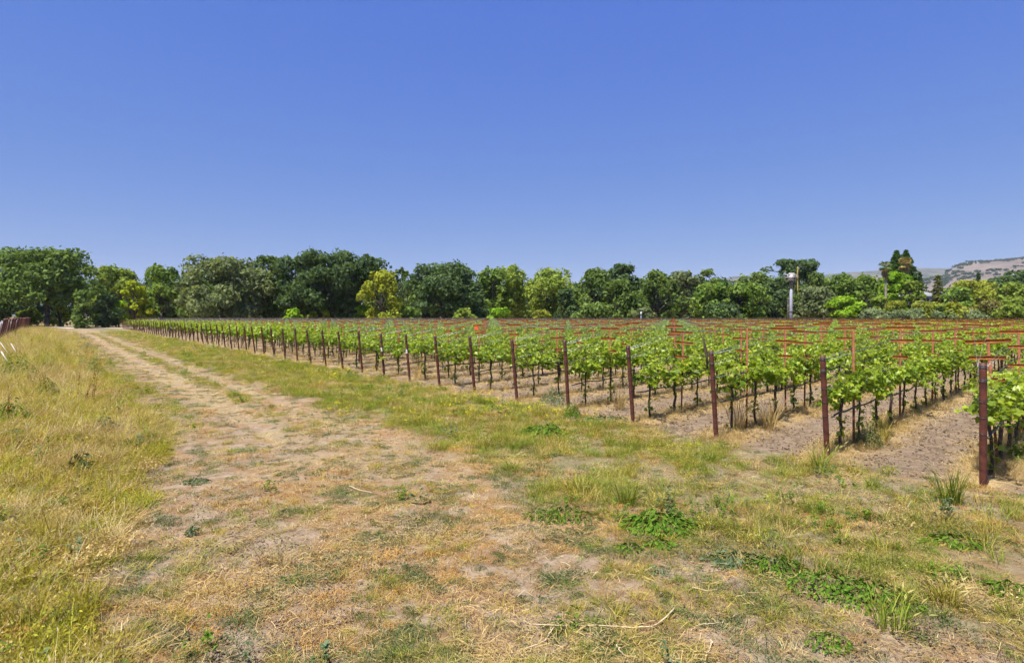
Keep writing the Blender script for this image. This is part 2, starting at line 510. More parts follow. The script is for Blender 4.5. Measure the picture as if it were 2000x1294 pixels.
SPECIES = {
    'oak':      dict(a=(0.040, 0.070, 0.018), b=(0.155, 0.215, 0.055), leaf=0.34),
    'dark':     dict(a=(0.028, 0.052, 0.022), b=(0.105, 0.155, 0.060), leaf=0.34),
    'grey':     dict(a=(0.06, 0.080, 0.035), b=(0.20, 0.235, 0.105), leaf=0.32),
    'mid':      dict(a=(0.055, 0.105, 0.018), b=(0.185, 0.250, 0.055), leaf=0.34),
    'fresh':    dict(a=(0.080, 0.125, 0.018), b=(0.255, 0.315, 0.06), leaf=0.34),
    'bright':   dict(a=(0.085, 0.18, 0.010), b=(0.26, 0.38, 0.035), leaf=0.33),
    'yellow':   dict(a=(0.15, 0.20, 0.012), b=(0.38, 0.41, 0.035), leaf=0.32),
    'olive':    dict(a=(0.115, 0.145, 0.016), b=(0.28, 0.295, 0.05), leaf=0.30),
    'gold':     dict(a=(0.13, 0.155, 0.015), b=(0.33, 0.345, 0.05), leaf=0.28),
    'brown':    dict(a=(0.09, 0.09, 0.025), b=(0.22, 0.20, 0.07), leaf=0.25),
    'silver':   dict(a=(0.09, 0.12, 0.055), b=(0.23, 0.28, 0.14), leaf=0.20),
    'conifer':  dict(a=(0.022, 0.055, 0.018), b=(0.085, 0.155, 0.037), leaf=0.30),
    'bluefir':  dict(a=(0.030, 0.055, 0.028), b=(0.11, 0.16, 0.075), leaf=0.28),
    'cedar':    dict(a=(0.045, 0.058, 0.018), b=(0.18, 0.19, 0.06), leaf=0.28),
}
for k_, d_ in SPECIES.items():
    d_['a'] = tuple(c * 1.3 for c in d_['a']); d_['b'] = tuple(c * 1.3 for c in d_['b'])
    d_['mat'] = foliage_mat(k_ + '_leaf', tuple(c * 1.25 for c in d_['a']), d_['b'], 0.36, 0.6, 0.2, (1.2, 1.15, 0.5), 0.10)

def limb(mb, p0, p1, r0, r1, r, seg=5, wob=0.08, n=5):
    p0 = np.array(p0, float); p1 = np.array(p1, float)
    t = np.linspace(0, 1, n)
    L = np.linalg.norm(p1 - p0)
    pts = p0[None] * (1 - t)[:, None] + p1[None] * t[:, None]
    pts[1:-1] += r.normal(size=(n - 2, 3)) * wob * L * np.array([1, 1, 0.4])
    mb.tube(pts, r0 + (r1 - r0) * t, seg)

def broadleaf(name, label, px, w, top, Y, sp, base=0.12, seed=1, dens=1.0, lobes=30, squash=0.75, flat=0.0, lean=0.0, bark='tree_bark', group=None, round_=0.5, lobe_r=0.34, cat='tree', shape='dome'):
    """a tree seen at column px, w photograph pixels wide, its top at row top, Y metres ahead"""
    r = np.random.default_rng(seed * 101 + 3)
    k = Y / FPX
    H = (HZ - top) * k + CAM_H
    W = w * k * (1.20 if px > 340 else 1.06)
    base = base * 0.6 if base < 0.3 else base
    lobes = int(lobes * 1.2)
    X = at_depth(px, Y)
    root = empty(name, (X, Y, gz1(X, Y) - 0.05))
    S = SPECIES[sp]
    hb = H * base
    ch = H - hb
    rw = W / 2
    # lobe centres inside the crown's envelope
    ph = r.uniform(0, 6.28, 3); am = r.uniform(0.10, 0.24, 3)
    cen, rad = [], []
    for i in range(lobes):
        tz = r.uniform(0.05, 0.93)
        if shape == 'dome':
            env = math.sqrt(max(0.05, 1 - max(0, (tz - 0.42) / 0.58) ** 2)) * (0.72 + 0.28 * min(1, tz / 0.35))
        elif shape == 'umbrella':
            env = math.sqrt(max(0.03, 1 - max(0, (tz - 0.55) / 0.45) ** 2)) * (0.35 + 0.65 * min(1, tz / 0.5))
        elif shape == 'poplar':
            env = (0.65 + 0.35 * math.sin(tz * math.pi)) * math.sqrt(max(0.04, 1 - max(0, (tz - 0.5) / 0.5) ** 2))
        else:
            env = 1 - tz * 0.75
        rho = math.sqrt(r.uniform(0.12, 1)) * 0.96
        th = r.uniform(0, 2 * math.pi)
        lr = rw * lobe_r * r.uniform(0.45, 1.22)
        env *= 1 + am[0] * math.sin(th + ph[0]) + am[1] * math.sin(2 * th + ph[1] + 4 * tz) + am[2] * math.sin(7 * tz + ph[2])
        e = max(0.05, rw * env - lr * 0.45)
        cz = hb + tz * ch
        cz = min(cz, H - lr * squash * 0.9)
        cen.append((math.cos(th) * rho * e, math.sin(th) * rho * e, cz)); rad.append(lr)
    # some lobes right at the skyline so the top is where it should be
    for i in range(4):
        lr = rw * lobe_r * r.uniform(0.4, 0.95); th = r.uniform(0, 6.28); q = rw * r.uniform(0.0, 0.5)
        cen.append((math.cos(th) * q, math.sin(th) * q, H - lr * squash * r.uniform(0.9, 1.25) - q * q / rw * 0.35)); rad.append(lr)
    cen = np.array(cen); rad = np.array(rad)
    tmb = MB()
    tr = max(0.14, 0.028 * H)
    fork = np.array([lean * H * 0.2, 0, max(hb * 1.3, H * 0.22)])
    tmb.tube(np.array([[0, 0, -0.2], [lean * H * 0.05, 0, 0.3], fork * np.array([.6, 1, .6]) + (0, 0, 0.1), fork]), [tr * 1.5, tr * 1.1, tr * 0.9, tr * 0.8], 8)
    tmb.build('trunk', M[bark], root, True)
    order = np.argsort(-cen[:, 2])
    bmb = MB()
    for i in list(order[:5]) + list(r.choice(len(cen), min(9, len(cen)), replace=False)):
        limb(bmb, fork, cen[i], tr * 0.5, tr * 0.10, r, 5, 0.09)
    bmb.build('limbs', M[bark], root, True)
    cmb = MB()
    leaf = S['leaf'] * 1.22 * (Y / 110) ** 0.7
    for c, lr in zip(cen, rad):
        n = int(dens * 8.2 * lr * lr * 4 / (leaf * leaf) * 0.42) + 20
        d = rand_dirs(r, n)
        rr = lr * (0.55 + 0.5 * r.uniform(0, 1, n) ** 0.6) * np.where(r.uniform(0, 1, n) < 0.14, r.uniform(1.05, 1.4, n), 1.0)
        wob = 1 + 0.35 * (vnoise(d[:, 0] * 2.2 + c[0], d[:, 1] * 2.2 + d[:, 2] * 1.7 + c[1], seed) - 0.5)
        p = c + d * (rr * wob)[:, None] * np.array([1, 1, squash])
        keep = (p[:, 2] > 0.25) & ((d[:, 2] > -0.55) | (r.uniform(0, 1, n) < 0.4))
        p, d = p[keep], d[keep]
        nrm = d * 0.75 + rand_dirs(r, len(p)) * 0.75 + np.array([0, 0, 0.25])
        nrm /= np.linalg.norm(nrm, axis=1)[:, None]
        lv = r.uniform(0.0, 0.9)
        var = np.clip(lv * 0.55 + r.uniform(-0.1, 0.7, len(p)) ** 1.0, 0, 1)
        leaf_quads(cmb, r, p, nrm, leaf, var)
    cmb.build('crown', S['mat'], root)
    tag(root, label, cat, group)
    return root

def conifer(name, label, px, w, top, Y, sp, base=0.05, seed=1, levels=26, droop=0.25, power=0.8, gap=0.0, group=None):
    r = np.random.default_rng(seed * 77 + 5)
    k = Y / FPX
    H = (HZ - top) * k + CAM_H; W = w * k; X = at_depth(px, Y)
    root = empty(name, (X, Y, gz1(X, Y) - 0.05))
    S = SPECIES[sp]
    tmb = MB(); tmb.tube([[0, 0, -0.2], [0, 0, H * 0.5], [0, 0, H * 0.97]], [H * 0.018 + 0.1, H * 0.012 + 0.06, 0.03], 7)
    tmb.build('trunk', M['tree_bark'], root, True)
    cmb, bmb = MB(), MB()
    leaf = S['leaf'] * (Y / 110) ** 0.7
    for i in range(levels):
        t = (i + r.uniform(-0.3, 0.3)) / levels
        z = H * (base + (1 - base) * max(0, t) * 0.98)
        L0 = W / 2 * max(0.05, (1 - t) ** power)
        nb = 7 if t < 0.8 else 5
        th0 = r.uniform(0, 6.28)
        for j in range(nb):
            L = L0 * r.uniform(0.65, 1.1) * (1 - gap * r.uniform(0, 1))
            th = th0 + j * 6.283 / nb + r.uniform(-0.25, 0.25)
            d = np.array([math.cos(th), math.sin(th), 0])
            n = int(12 + 44 * L)
            q = r.uniform(0.12, 1, n) ** 0.8
            p = np.array([0, 0, z]) + d[None] * (q * L)[:, None]
            p[:, 2] += -droop * L * q ** 1.5 + 0.12 * L * q + r.normal(size=n) * 0.10 * (H / levels)
            side = np.array([-d[1], d[0], 0])
            p += side[None] * (r.normal(size=n) * 0.17 * L * (1.1 - q))[:, None]
            nrm = rand_dirs(r, n) * 0.7 + np.array([0, 0, 0.8]); nrm /= np.linalg.norm(nrm, axis=1)[:, None]
            leaf_quads(cmb, r, p, nrm, leaf, np.clip(r.uniform(0, 0.6, n) + 0.35 * q, 0, 1), 1.9)
            if j % 2 == 0:
                bmb.tube([[0, 0, z], list(np.array([0, 0, z - droop * L * 0.5]) + d * L * 0.8)], [0.05, 0.015], 4)
    cmb.build('crown', S['mat'], root)
    bo = bmb.build('branches', M['tree_bark'], root); bo['kind'] = 'stuff'
    tag(root, label, 'tree', group)
    return root

BL = broadleaf
# --- left group
BL('oak_tree', 'broad dark green oak behind the left bank with sky gaps in its crown', 92, 190, 489, 100, 'oak', 0.3, 1, 0.9, 44, 0.7, lobe_r=0.26)
BL('oak_tree', 'tree cut by the left edge beside the broad oak', -32, 92, 532, 98, 'oak', 0.05, 2, 1.0, 30, 0.75)
BL('oak_tree', 'dark drooping tree hanging down to the track at its far end', 165, 50, 566, 96, 'oak', 0.02, 3, 1.0, 24, 1.0, lobe_r=0.42)
BL('maple_tree', 'pale yellow-green tree right of the broad oak', 222, 88, 518, 122, 'fresh', 0.1, 4, 1.0, 34, 0.85, lobe_r=0.3)
BL('maple_tree', 'low yellow tree glowing above the far end of the end posts', 262, 62, 548, 112, 'yellow', 0.1, 5, 0.75, 26, 0.7, lobe_r=0.28)
BL('oak_tree', 'rounded green tree left of the notch of open sky', 315, 92, 516, 116, 'mid', 0.14, 6, 1.0, 36, 0.85, lobe_r=0.29)
BL('oak_tree', 'small dark tree under the yellow tree by the track end', 205, 50, 575, 104, 'dark', 0.02, 7, 1.0, 22, 0.9)
BL('oak_tree', 'spreading grey-green oak with a pale forked limb and leaning trunk', 445, 150, 501, 108, 'grey', 0.22, 8, 0.95, 48, 0.7, lean=-0.5, lobe_r=0.24)
BL('oak_tree', 'low shoulder of green oak right of the notch of open sky', 383, 60, 530, 114, 'oak', 0.08, 9, 1.0, 28, 0.8)
BL('oak_tree', 'tall oak between the forked-limb oak and the darkest oak', 520, 100, 498, 117, 'oak', 0.15, 10, 1.0, 36, 0.75, lobe_r=0.28)
BL('oak_tree', 'tallest and darkest oak of the tree line', 642, 150, 487, 108, 'dark', 0.15, 11, 1.1, 54, 0.72, lobe_r=0.25)
BL('oak_tree', 'dark oak leaning into the left side of the tallest oak', 585, 84, 499, 112, 'dark', 0.12, 12, 1.0, 32, 0.8, lobe_r=0.3)
BL('willow_tree', 'olive-yellow willow-like tree between two dark oaks', 748, 76, 526, 102.5, 'gold', 0.04, 13, 1.15, 42, 1.15, lobe_r=0.24, shape='poplar')
BL('ash_tree', 'light green tree peeping up behind the olive-yellow tree', 728, 66, 517, 126, 'fresh', 0.1, 14, 0.9, 26, 0.9)
BL('ash_tree', 'wispy dark treetop right of the olive-yellow tree', 785, 38, 524, 124, 'oak', 0.1, 15, 0.6, 18, 1.0)
BL('oak_tree', 'wide dark oak right of the olive-yellow tree', 868, 152, 515, 111, 'dark', 0.14, 16, 1.05, 52, 0.72, lobe_r=0.25)
BL('poplar_tree', 'fresh green poplar left of the two bright green poplars', 958, 66, 524, 116, 'mid', 0.08, 17, 1.0, 34, 1.1, lobe_r=0.3, shape='poplar')
BL('poplar_tree', 'bright green poplar with the highest top near the picture centre', 1000, 64, 517, 119, 'fresh', 0.06, 18, 1.0, 36, 1.15, lobe_r=0.3, shape='poplar')
BL('poplar_tree', 'broad bright green poplar right of the picture centre', 1072, 96, 525, 117, 'fresh', 0.05, 19, 1.0, 42, 1.0, lobe_r=0.28)
BL('laurel_tree', 'low dark laurel in front of the broad bright poplar', 1106, 44, 562, 106, 'dark', 0.03, 20, 1.0, 22, 0.9)
BL('oak_tree', 'dark oak between the bright poplar and the mushroom-topped oak', 1160, 84, 525, 113, 'oak', 0.1, 21, 1.0, 38, 0.8, lobe_r=0.27)
BL('oak_tree', 'mushroom-topped oak with a sky gap under its cap', 1215, 62, 515, 116, 'dark', 0.5, 22, 1.1, 26, 0.6, lobe_r=0.36, shape='umbrella')
BL('oak_tree', 'lower green oak under the mushroom-topped oak', 1212, 78, 546, 108, 'oak', 0.04, 23, 1.0, 30, 0.8)
BL('oak_tree', 'dense oak behind the small white-topped pipe', 1283, 80, 528, 110, 'oak', 0.1, 24, 1.0, 36, 0.8, lobe_r=0.28)
BL('oak_tree', 'grey thinly leaved oak left of the gap to the far ridge', 1338, 76, 529, 112, 'grey', 0.12, 25, 0.7, 36, 0.8, bark='pale_bark', lobe_r=0.26)
BL('oak_tree', 'oak with two puffs on its top beside the gap to the far ridge', 1382, 44, 526, 118, 'oak', 0.1, 26, 0.9, 20, 0.9)
BL('ash_tree', 'light green leafy tree below the gap to the far ridge', 1388, 74, 553, 108, 'mid', 0.04, 27, 1.0, 32, 0.9)
BL('bay_tree', 'round-headed dark green tree left of the wind machine', 1452, 74, 553, 106, 'mid', 0.04, 28, 1.15, 32, 0.85)
BL('oak_tree', 'oak with a pointed top left of the wind machine', 1478, 66, 530, 118, 'oak', 0.08, 29, 1.0, 30, 0.9)
BL('oak_tree', 'dark lower oak just left of the wind machine column', 1508, 66, 542, 110, 'dark', 0.04, 30, 1.0, 30, 0.85)
BL('oak_tree', 'umbrella-topped oak standing above the wind machine', 1545, 76, 506, 126, 'dark', 0.62, 31, 0.9, 26, 0.62, lobe_r=0.32, shape='umbrella')
BL('oak_tree', 'grey-green oak right of the wind machine with a sparse top', 1585, 78, 531, 124, 'oak', 0.06, 32, 0.85, 34, 0.85, lobe_r=0.27)
BL('oak_tree', 'low grey oak between the wind machine and the lime green tree', 1600, 80, 560, 112, 'grey', 0.03, 33, 1.0, 34, 0.85)
BL('walnut_tree', 'feathery green tree behind the lime green tree', 1638, 66, 534, 124, 'mid', 0.06, 34, 1.0, 32, 1.1, lobe_r=0.28)
BL('walnut_tree', 'feathery green tree left of the tall palm', 1688, 70, 537, 124, 'mid', 0.05, 35, 1.0, 34, 1.0, lobe_r=0.28)
BL('maple_tree', 'small lime green tree with flat layers of leaves', 1648, 52, 579, 106, 'bright', 0.18, 36, 0.9, 20, 0.34, lobe_r=0.44)
BL('fig_tree', 'low yellow-green tree at the foot of the tall palm', 1716, 34, 579, 108, 'fresh', 0.05, 37, 0.9, 18, 0.8)
# --- garden trees round the house
conifer('redwood_tree', 'left one of two tall pointed redwoods behind the palms', 1751, 116, 484, 138, 'conifer', 0.02, 1, 56, 0.3, 0.82)
conifer('redwood_tree', 'right one of two tall pointed redwoods behind the palms', 1769, 116, 483, 139, 'conifer', 0.02, 2, 56, 0.3, 0.82)
BL('maple_tree', 'vivid green tree in front of the two redwoods', 1751, 54, 530, 116, 'bright', 0.1, 38, 1.1, 40, 0.85, lobe_r=0.28, shape='poplar')
BL('ash_tree', 'soft green tree hiding the left side of the house', 1783, 42, 547, 113, 'fresh', 0.06, 39, 0.95, 28, 1.0, lobe_r=0.3)
conifer('spruce_tree', 'blue-green spruce just left of the house roof', 1797, 34, 526, 130, 'bluefir', 0.1, 3, 24, 0.35, 0.8, 0.25)
conifer('cedar_tree', 'ragged brown-green cedar right of the house', 1832, 56, 532, 115, 'cedar', 0.06, 4, 18, 0.45, 0.6, 0.45)
BL('camphor_tree', 'olive-yellow dome-shaped tree left of the slim spruce', 1893, 74, 547, 118, 'olive', 0.1, 40, 1.1, 40, 0.8, lobe_r=0.3)
BL('laurel_tree', 'dark green tree in front of the olive-yellow dome', 1867, 56, 560, 112, 'mid', 0.04, 41, 1.05, 32, 0.9, lobe_r=0.3)
conifer('spruce_tree', 'slim spruce standing against the dry hillside', 1911, 22, 528, 134, 'bluefir', 0.1, 5, 26, 0.3, 0.75, 0.2)
BL('oak_tree', 'dark oak right of the slim spruce', 1945, 60, 552, 126, 'dark', 0.06, 42, 1.0, 32, 0.85)
BL('oak_tree', 'yellow-tinged oak with a bent dark branch at the right edge', 1977, 64, 550, 116, 'fresh', 0.18, 43, 0.7, 30, 0.7, lobe_r=0.28)
BL('oak_tree', 'high dark oak cut by the right edge', 2003, 96, 528, 150, 'dark', 0.08, 44, 1.0, 38, 0.8)
BL('oak_tree', 'dark oak stepping down the slope from the right edge', 1958, 70, 541, 152, 'dark', 0.08, 45, 1.0, 32, 0.8)
BL('oak_tree', 'tree beyond the right edge of the field', 2065, 110, 540, 130, 'oak', 0.08, 46, 1.0, 32, 0.8)
# --- shrubs along the field's far side
def shrub(px, w, top, Y, sp, seed, label, name='shrub', lobes=14, squash=0.85, dens=1.0, group=None):
    return BL(name, label, px, w, top, Y, sp, 0.02, seed, dens, lobes, squash, group=group, lobe_r=0.42, cat='shrub')
for i, (px, w, top, sp, lab) in enumerate([
        (118, 30, 596, 'yellow', 'yellow shrub at the foot of the broad left oak'),  # yellow is its own leaf colour
        (60, 46, 606, 'fresh', 'low bright shrub behind the red posts at the left'),
        (232, 26, 588, 'bright', 'bright green shrub by the first far end post'),
        (390, 26, 604, 'bright', 'bright low shrub below the green oak shoulder'),
        (573, 28, 602, 'bright', 'bright shrub between the trunks of two dark oaks'),
        (612, 20, 608, 'fresh', 'small pale shrub under the tallest oak'),
        (636, 16, 606, 'yellow', 'small yellow-green shrub under the tallest oak'),
        (707, 28, 596, 'bright', 'bright shrub at the right foot of the tallest oak'),
        (800, 36, 598, 'mid', 'green shrub between olive-yellow tree and wide oak'),
        (905, 40, 602, 'fresh', 'pale green thicket under the wide dark oak'),
        (975, 40, 601, 'bright', 'bright thicket at the foot of the fresh green poplar'),
        (1060, 34, 604, 'olive', 'yellowish thicket below the broad bright poplar'),
        (1155, 56, 592, 'oak', 'dark rounded thicket left of the mushroom-topped oak'),
        (1260, 40, 600, 'grey', 'grey thicket by the small white-topped pipe'),
        (1415, 60, 590, 'dark', 'dark thicket between leafy tree and round-headed tree'),
        (1936, 52, 584, 'brown', 'brownish shrub left of the pale green round shrub'),
        (1981, 60, 578, 'fresh', 'pale green round shrub near the right edge'),
        (1855, 44, 590, 'olive', 'yellowish shrub in front of the dark green garden tree'),
        (1806, 44, 588, 'olive', 'yellowish leafy shrub below the house window'),
        (1748, 40, 587, 'olive', 'yellowish shrub right of the palm trunk'),
        (1838, 14, 598, 'mid', 'small clipped column of green right of the house')]):
    shrub(px, w, top, 103.5 + (i % 4) * 0.9, sp, 300 + i, lab)
for i, (px, w) in enumerate([(1692, 40), (1712, 34), (1736, 38), (1764, 42), (1790, 36), (1815, 44), (1845, 34), (1890, 50)]):
    shrub(px, w, 602 + (i * 5) % 4, 104 + (i % 3) * 0.8, 'silver', 330 + i, 'low grey-green bush, %s from the left in the row along the far vine ends' % ordinal(i + 1), 'olive_bush', 12, 0.8, 1.0, 'grey-green bushes along the far side of the field')
# --- second rank of trees closing the gaps
for i in range(30):
    px = -30 + i * 71 + (i * 37 % 23)
    if 335 < px < 372 or 1400 < px < 1440 or px > 1750: continue
    top = 548 + (i * 53 % 17)
    nb_ = globals().get('nb_', 0) + 1
    BL('background_tree', 'dark tree behind the front rank, %s from the left edge' % ordinal(nb_), px, 118, top - 8, 138 + (i % 3) * 3, 'dark' if i % 3 else 'oak', 0.03, 400 + i, 0.8, 22, 0.85, group='dark trees behind the front rank')

# --- oaks dotted over the dry hillside
def hill_oaks():
    r = np.random.default_rng(12)
    S = SPECIES['dark']
    protos = []
    for k in range(4):
        mb = MB()
        for j in range(7):
            c = r.normal(size=3) * np.array([3.4, 3.4, 1.0]) + np.array([0, 0, 4.6]); lr = r.uniform(2.2, 3.6)
            d = rand_dirs(r, 130)
            p = c + d * lr * np.array([1, 1, 0.8]) * r.uniform(0.7, 1.05, (130, 1))
            leaf_quads(mb, r, p, (d + rand_dirs(r, 130) * 0.6), 1.5, np.clip(r.uniform(0, 0.8, 130), 0, 1))
        tm = MB(); tm.tube([[0, 0, -2], [0, 0, 4.4]], [0.6, 0.3], 6)
        protos.append((mb.mesh('crown', S['mat']), tm.mesh('trunk', M['tree_bark'])))
    hz = HILLS['dry_hill']
    n = 0
    tries = 0
    pts = []
    while n < 230 and tries < 9000:
        tries += 1
        Y = r.uniform(1350, 2110); px = r.uniform(1690, 2040); X = at_depth(px, Y)
        if fbm(np.array([X / 130]), np.array([Y / 130]), 77, 3)[0] < 0.30 + r.uniform(0, 0.22): continue
        z = float(hz(np.array([X]), np.array([Y]))[0])
        if z < 45: continue
        o = empty('hillside_oak', (X, Y, z), r.uniform(0, 6.28))
        s = r.uniform(0.55, 1.3); o.scale = (s, s, s * 0.9)
        cm, tm = protos[n % 4]
        link('crown', cm, o); link('trunk', tm, o)
        tag(o, 'small dark oak dotting the dry hillside at the far right', 'tree', 'oaks dotted over the dry hillside')
        n += 1
hill_oaks()

# --- palms
def palm(label, px, crown_row, Y, seed, dead, frond_px):
    r = np.random.default_rng(seed)
    k = Y / FPX
    X = at_depth(px, Y); H = (HZ - crown_row) * k + CAM_H
    root = empty('palm_tree', (X, Y, gz1(X, Y)))
    tm = MB(); zz = np.linspace(-0.2, H, 12)
    tm.tube(np.stack([0.12 * np.sin(zz * 0.3), 0 * zz, zz], 1), np.linspace(0.26, 0.17, 12), 8)
    tm.build('trunk', M['pale_bark'], root, True)
    sk = MB()                                       # hanging skirt of dead fronds
    for j in range(60):
        th = r.uniform(0, 6.28); z0 = H - r.uniform(0.0, 0.9)
        d = np.array([math.cos(th), math.sin(th), 0]); s = np.array([-d[1], d[0], 0]) * 0.13
        p = np.array([0, 0, z0]) + d * 0.2; e = p + d * r.uniform(0.2, 0.6) + np.array([0, 0, -r.uniform(0.7, 1.4)])
        sk.add([p - s * 0.4, p + s * 0.4, e + s, e - s], [[0, 1, 2, 3]], r.uniform())
    sk.build('dead_skirt', M_palm_dead, root)
    L = frond_px * k
    fm = MB()                                       # one fan frond: stalk and a fan of folded strips
    fm.tube([[0, 0, 0], [0.3 * L, 0, 0.06], [0.55 * L, 0, 0.05]], 0.03, 4)
    for j in range(13):
        a = (j - 6) / 6 * 1.35
        c = np.array([0.5 * L, 0, 0.05]); d = np.array([math.cos(a), math.sin(a), 0])
        tip = c + d * L * 0.55 * (1 - 0.12 * abs(a)) + np.array([0, 0, -0.16 * L * (0.6 + abs(a) * 0.3)])
        mid = c + d * L * 0.3 + np.array([0, 0, 0.02]); s = np.array([-d[1], d[0], 0]) * L * 0.045
        fm.add([c, mid - s, tip, mid + s], [[0, 1, 2, 3]], r.uniform(0.2, 0.9))
    g = fm.mesh('frond', M_palm_green); y = fm.mesh('frond', M_palm_dead)
    for j in range(34):
        el = r.uniform(-0.75, 1.25)
        o = link('frond', y if (r.uniform() < dead or el < -0.45) else g, root)
        o.location = (0.12 * math.sin(H * 0.3), 0, H)
        o.rotation_euler = (0, -el, r.uniform(0, 6.28))
        s = r.uniform(0.8, 1.1); o.scale = (s, s, s)
    tag(root, label, 'palm')
M_palm_green = foliage_mat('palm_green', (0.06, 0.10, 0.03), (0.22, 0.27, 0.09), 0.25, 0.5, 0.4, None, 0.2)
M_palm_dead = foliage_mat('palm_dead', (0.22, 0.15, 0.05), (0.50, 0.39, 0.16), 0.25, 0.8, 0.1, None, 0.2)
palm('tall palm with green fan fronds and bare trunk left of the redwoods', 1729, 521, 112, 3, 0.12, 15)
palm('palm with straw-coloured dying fronds in front of the right redwood', 1769, 515, 126, 4, 0.75, 16)

# --- hillside wood stepping down at the far right is made of the oaks above; the house
def house():
    Y = 121.0
    X = at_depth(1812, Y)
    root = empty('house', (X, Y, 0), R(8))
    wall = plain_mat('grey_render', (0.46, 0.46, 0.49), (0.54, 0.54, 0.56), 1.2, 0.9)
    w = MB(); w.box((0, 2.5, 2.1), (9.0, 6.0, 4.2)); w.box((0.6, 3.0, 5.2), (6.2, 4.6, 2.0)); w.build('wall', wall, root)
    rf = MB()
    for (cx, cy, z, sx, sy, h) in ((0, 2.5, 4.2, 9.8, 6.8, 0.5), (0.6, 3.0, 6.2, 7.0, 5.4, 0.9)):
        a, b = sx / 2, sy / 2
        rf.add([[cx - a, cy - b, z], [cx + a, cy - b, z], [cx + a, cy + b, z], [cx - a, cy + b, z], [cx - a * 0.5, cy, z + h], [cx + a * 0.5, cy, z + h],
                [cx - a, cy - b, z - 0.15], [cx + a, cy - b, z - 0.15], [cx + a, cy + b, z - 0.15], [cx - a, cy + b, z - 0.15]],
               [[0, 1, 5, 4], [2, 3, 4, 5], [6, 7, 1, 0], [7, 8, 2, 1], [8, 9, 3, 2], [9, 6, 0, 3]])
        rf.add([[cx - a, cy - b, z], [cx - a * 0.5, cy, z + h], [cx - a, cy + b, z], [cx + a, cy + b, z], [cx + a * 0.5, cy, z + h], [cx + a, cy - b, z]], [[0, 1, 2], [3, 4, 5]])
    rf.build('roof', plain_mat('grey_shingle', (0.20, 0.20, 0.22), (0.30, 0.30, 0.32), 3, 0.9), root)
    fr = plain_mat('window_frame', (0.62, 0.62, 0.62), None, rough=0.6)
    gl = plain_mat('window_glass', (0.03, 0.035, 0.037), None, rough=0.08, spec=0.8)
    for (x, z, sx, sz) in ((-0.55, 3.0, 1.1, 1.1), (-3.0, 1.7, 1.2, 1.2), (2.6, 1.7, 1.4, 1.2), (0.2, 5.4, 1.6, 0.8), (2.2, 5.4, 1.2, 0.8)):
        yy = -0.5 if z < 4 else 0.7
        f = MB()
        for (dx, dz, bx, bz) in ((0, sz / 2, sx + 0.2, 0.1), (0, -sz / 2, sx + 0.2, 0.1), (sx / 2, 0, 0.1, sz), (-sx / 2, 0, 0.1, sz), (0, 0, 0.06, sz - 0.1)):
            f.box((x + dx, yy - 0.03, z + dz), (bx, 0.12, bz))
        fo = f.build('window', fr, root)
        g = MB(); g.box((x, yy - 0.012, z), (sx - 0.1, 0.03, sz - 0.1)); g.build('pane', gl, fo)
    d = MB(); d.box((1.0, -0.55, 1.05), (0.95, 0.1, 2.1)); d.build('door', plain_mat('door_paint', (0.25, 0.2, 0.18), None), root)
    tag(root, 'pale grey house half hidden by the garden trees', 'house')
house()

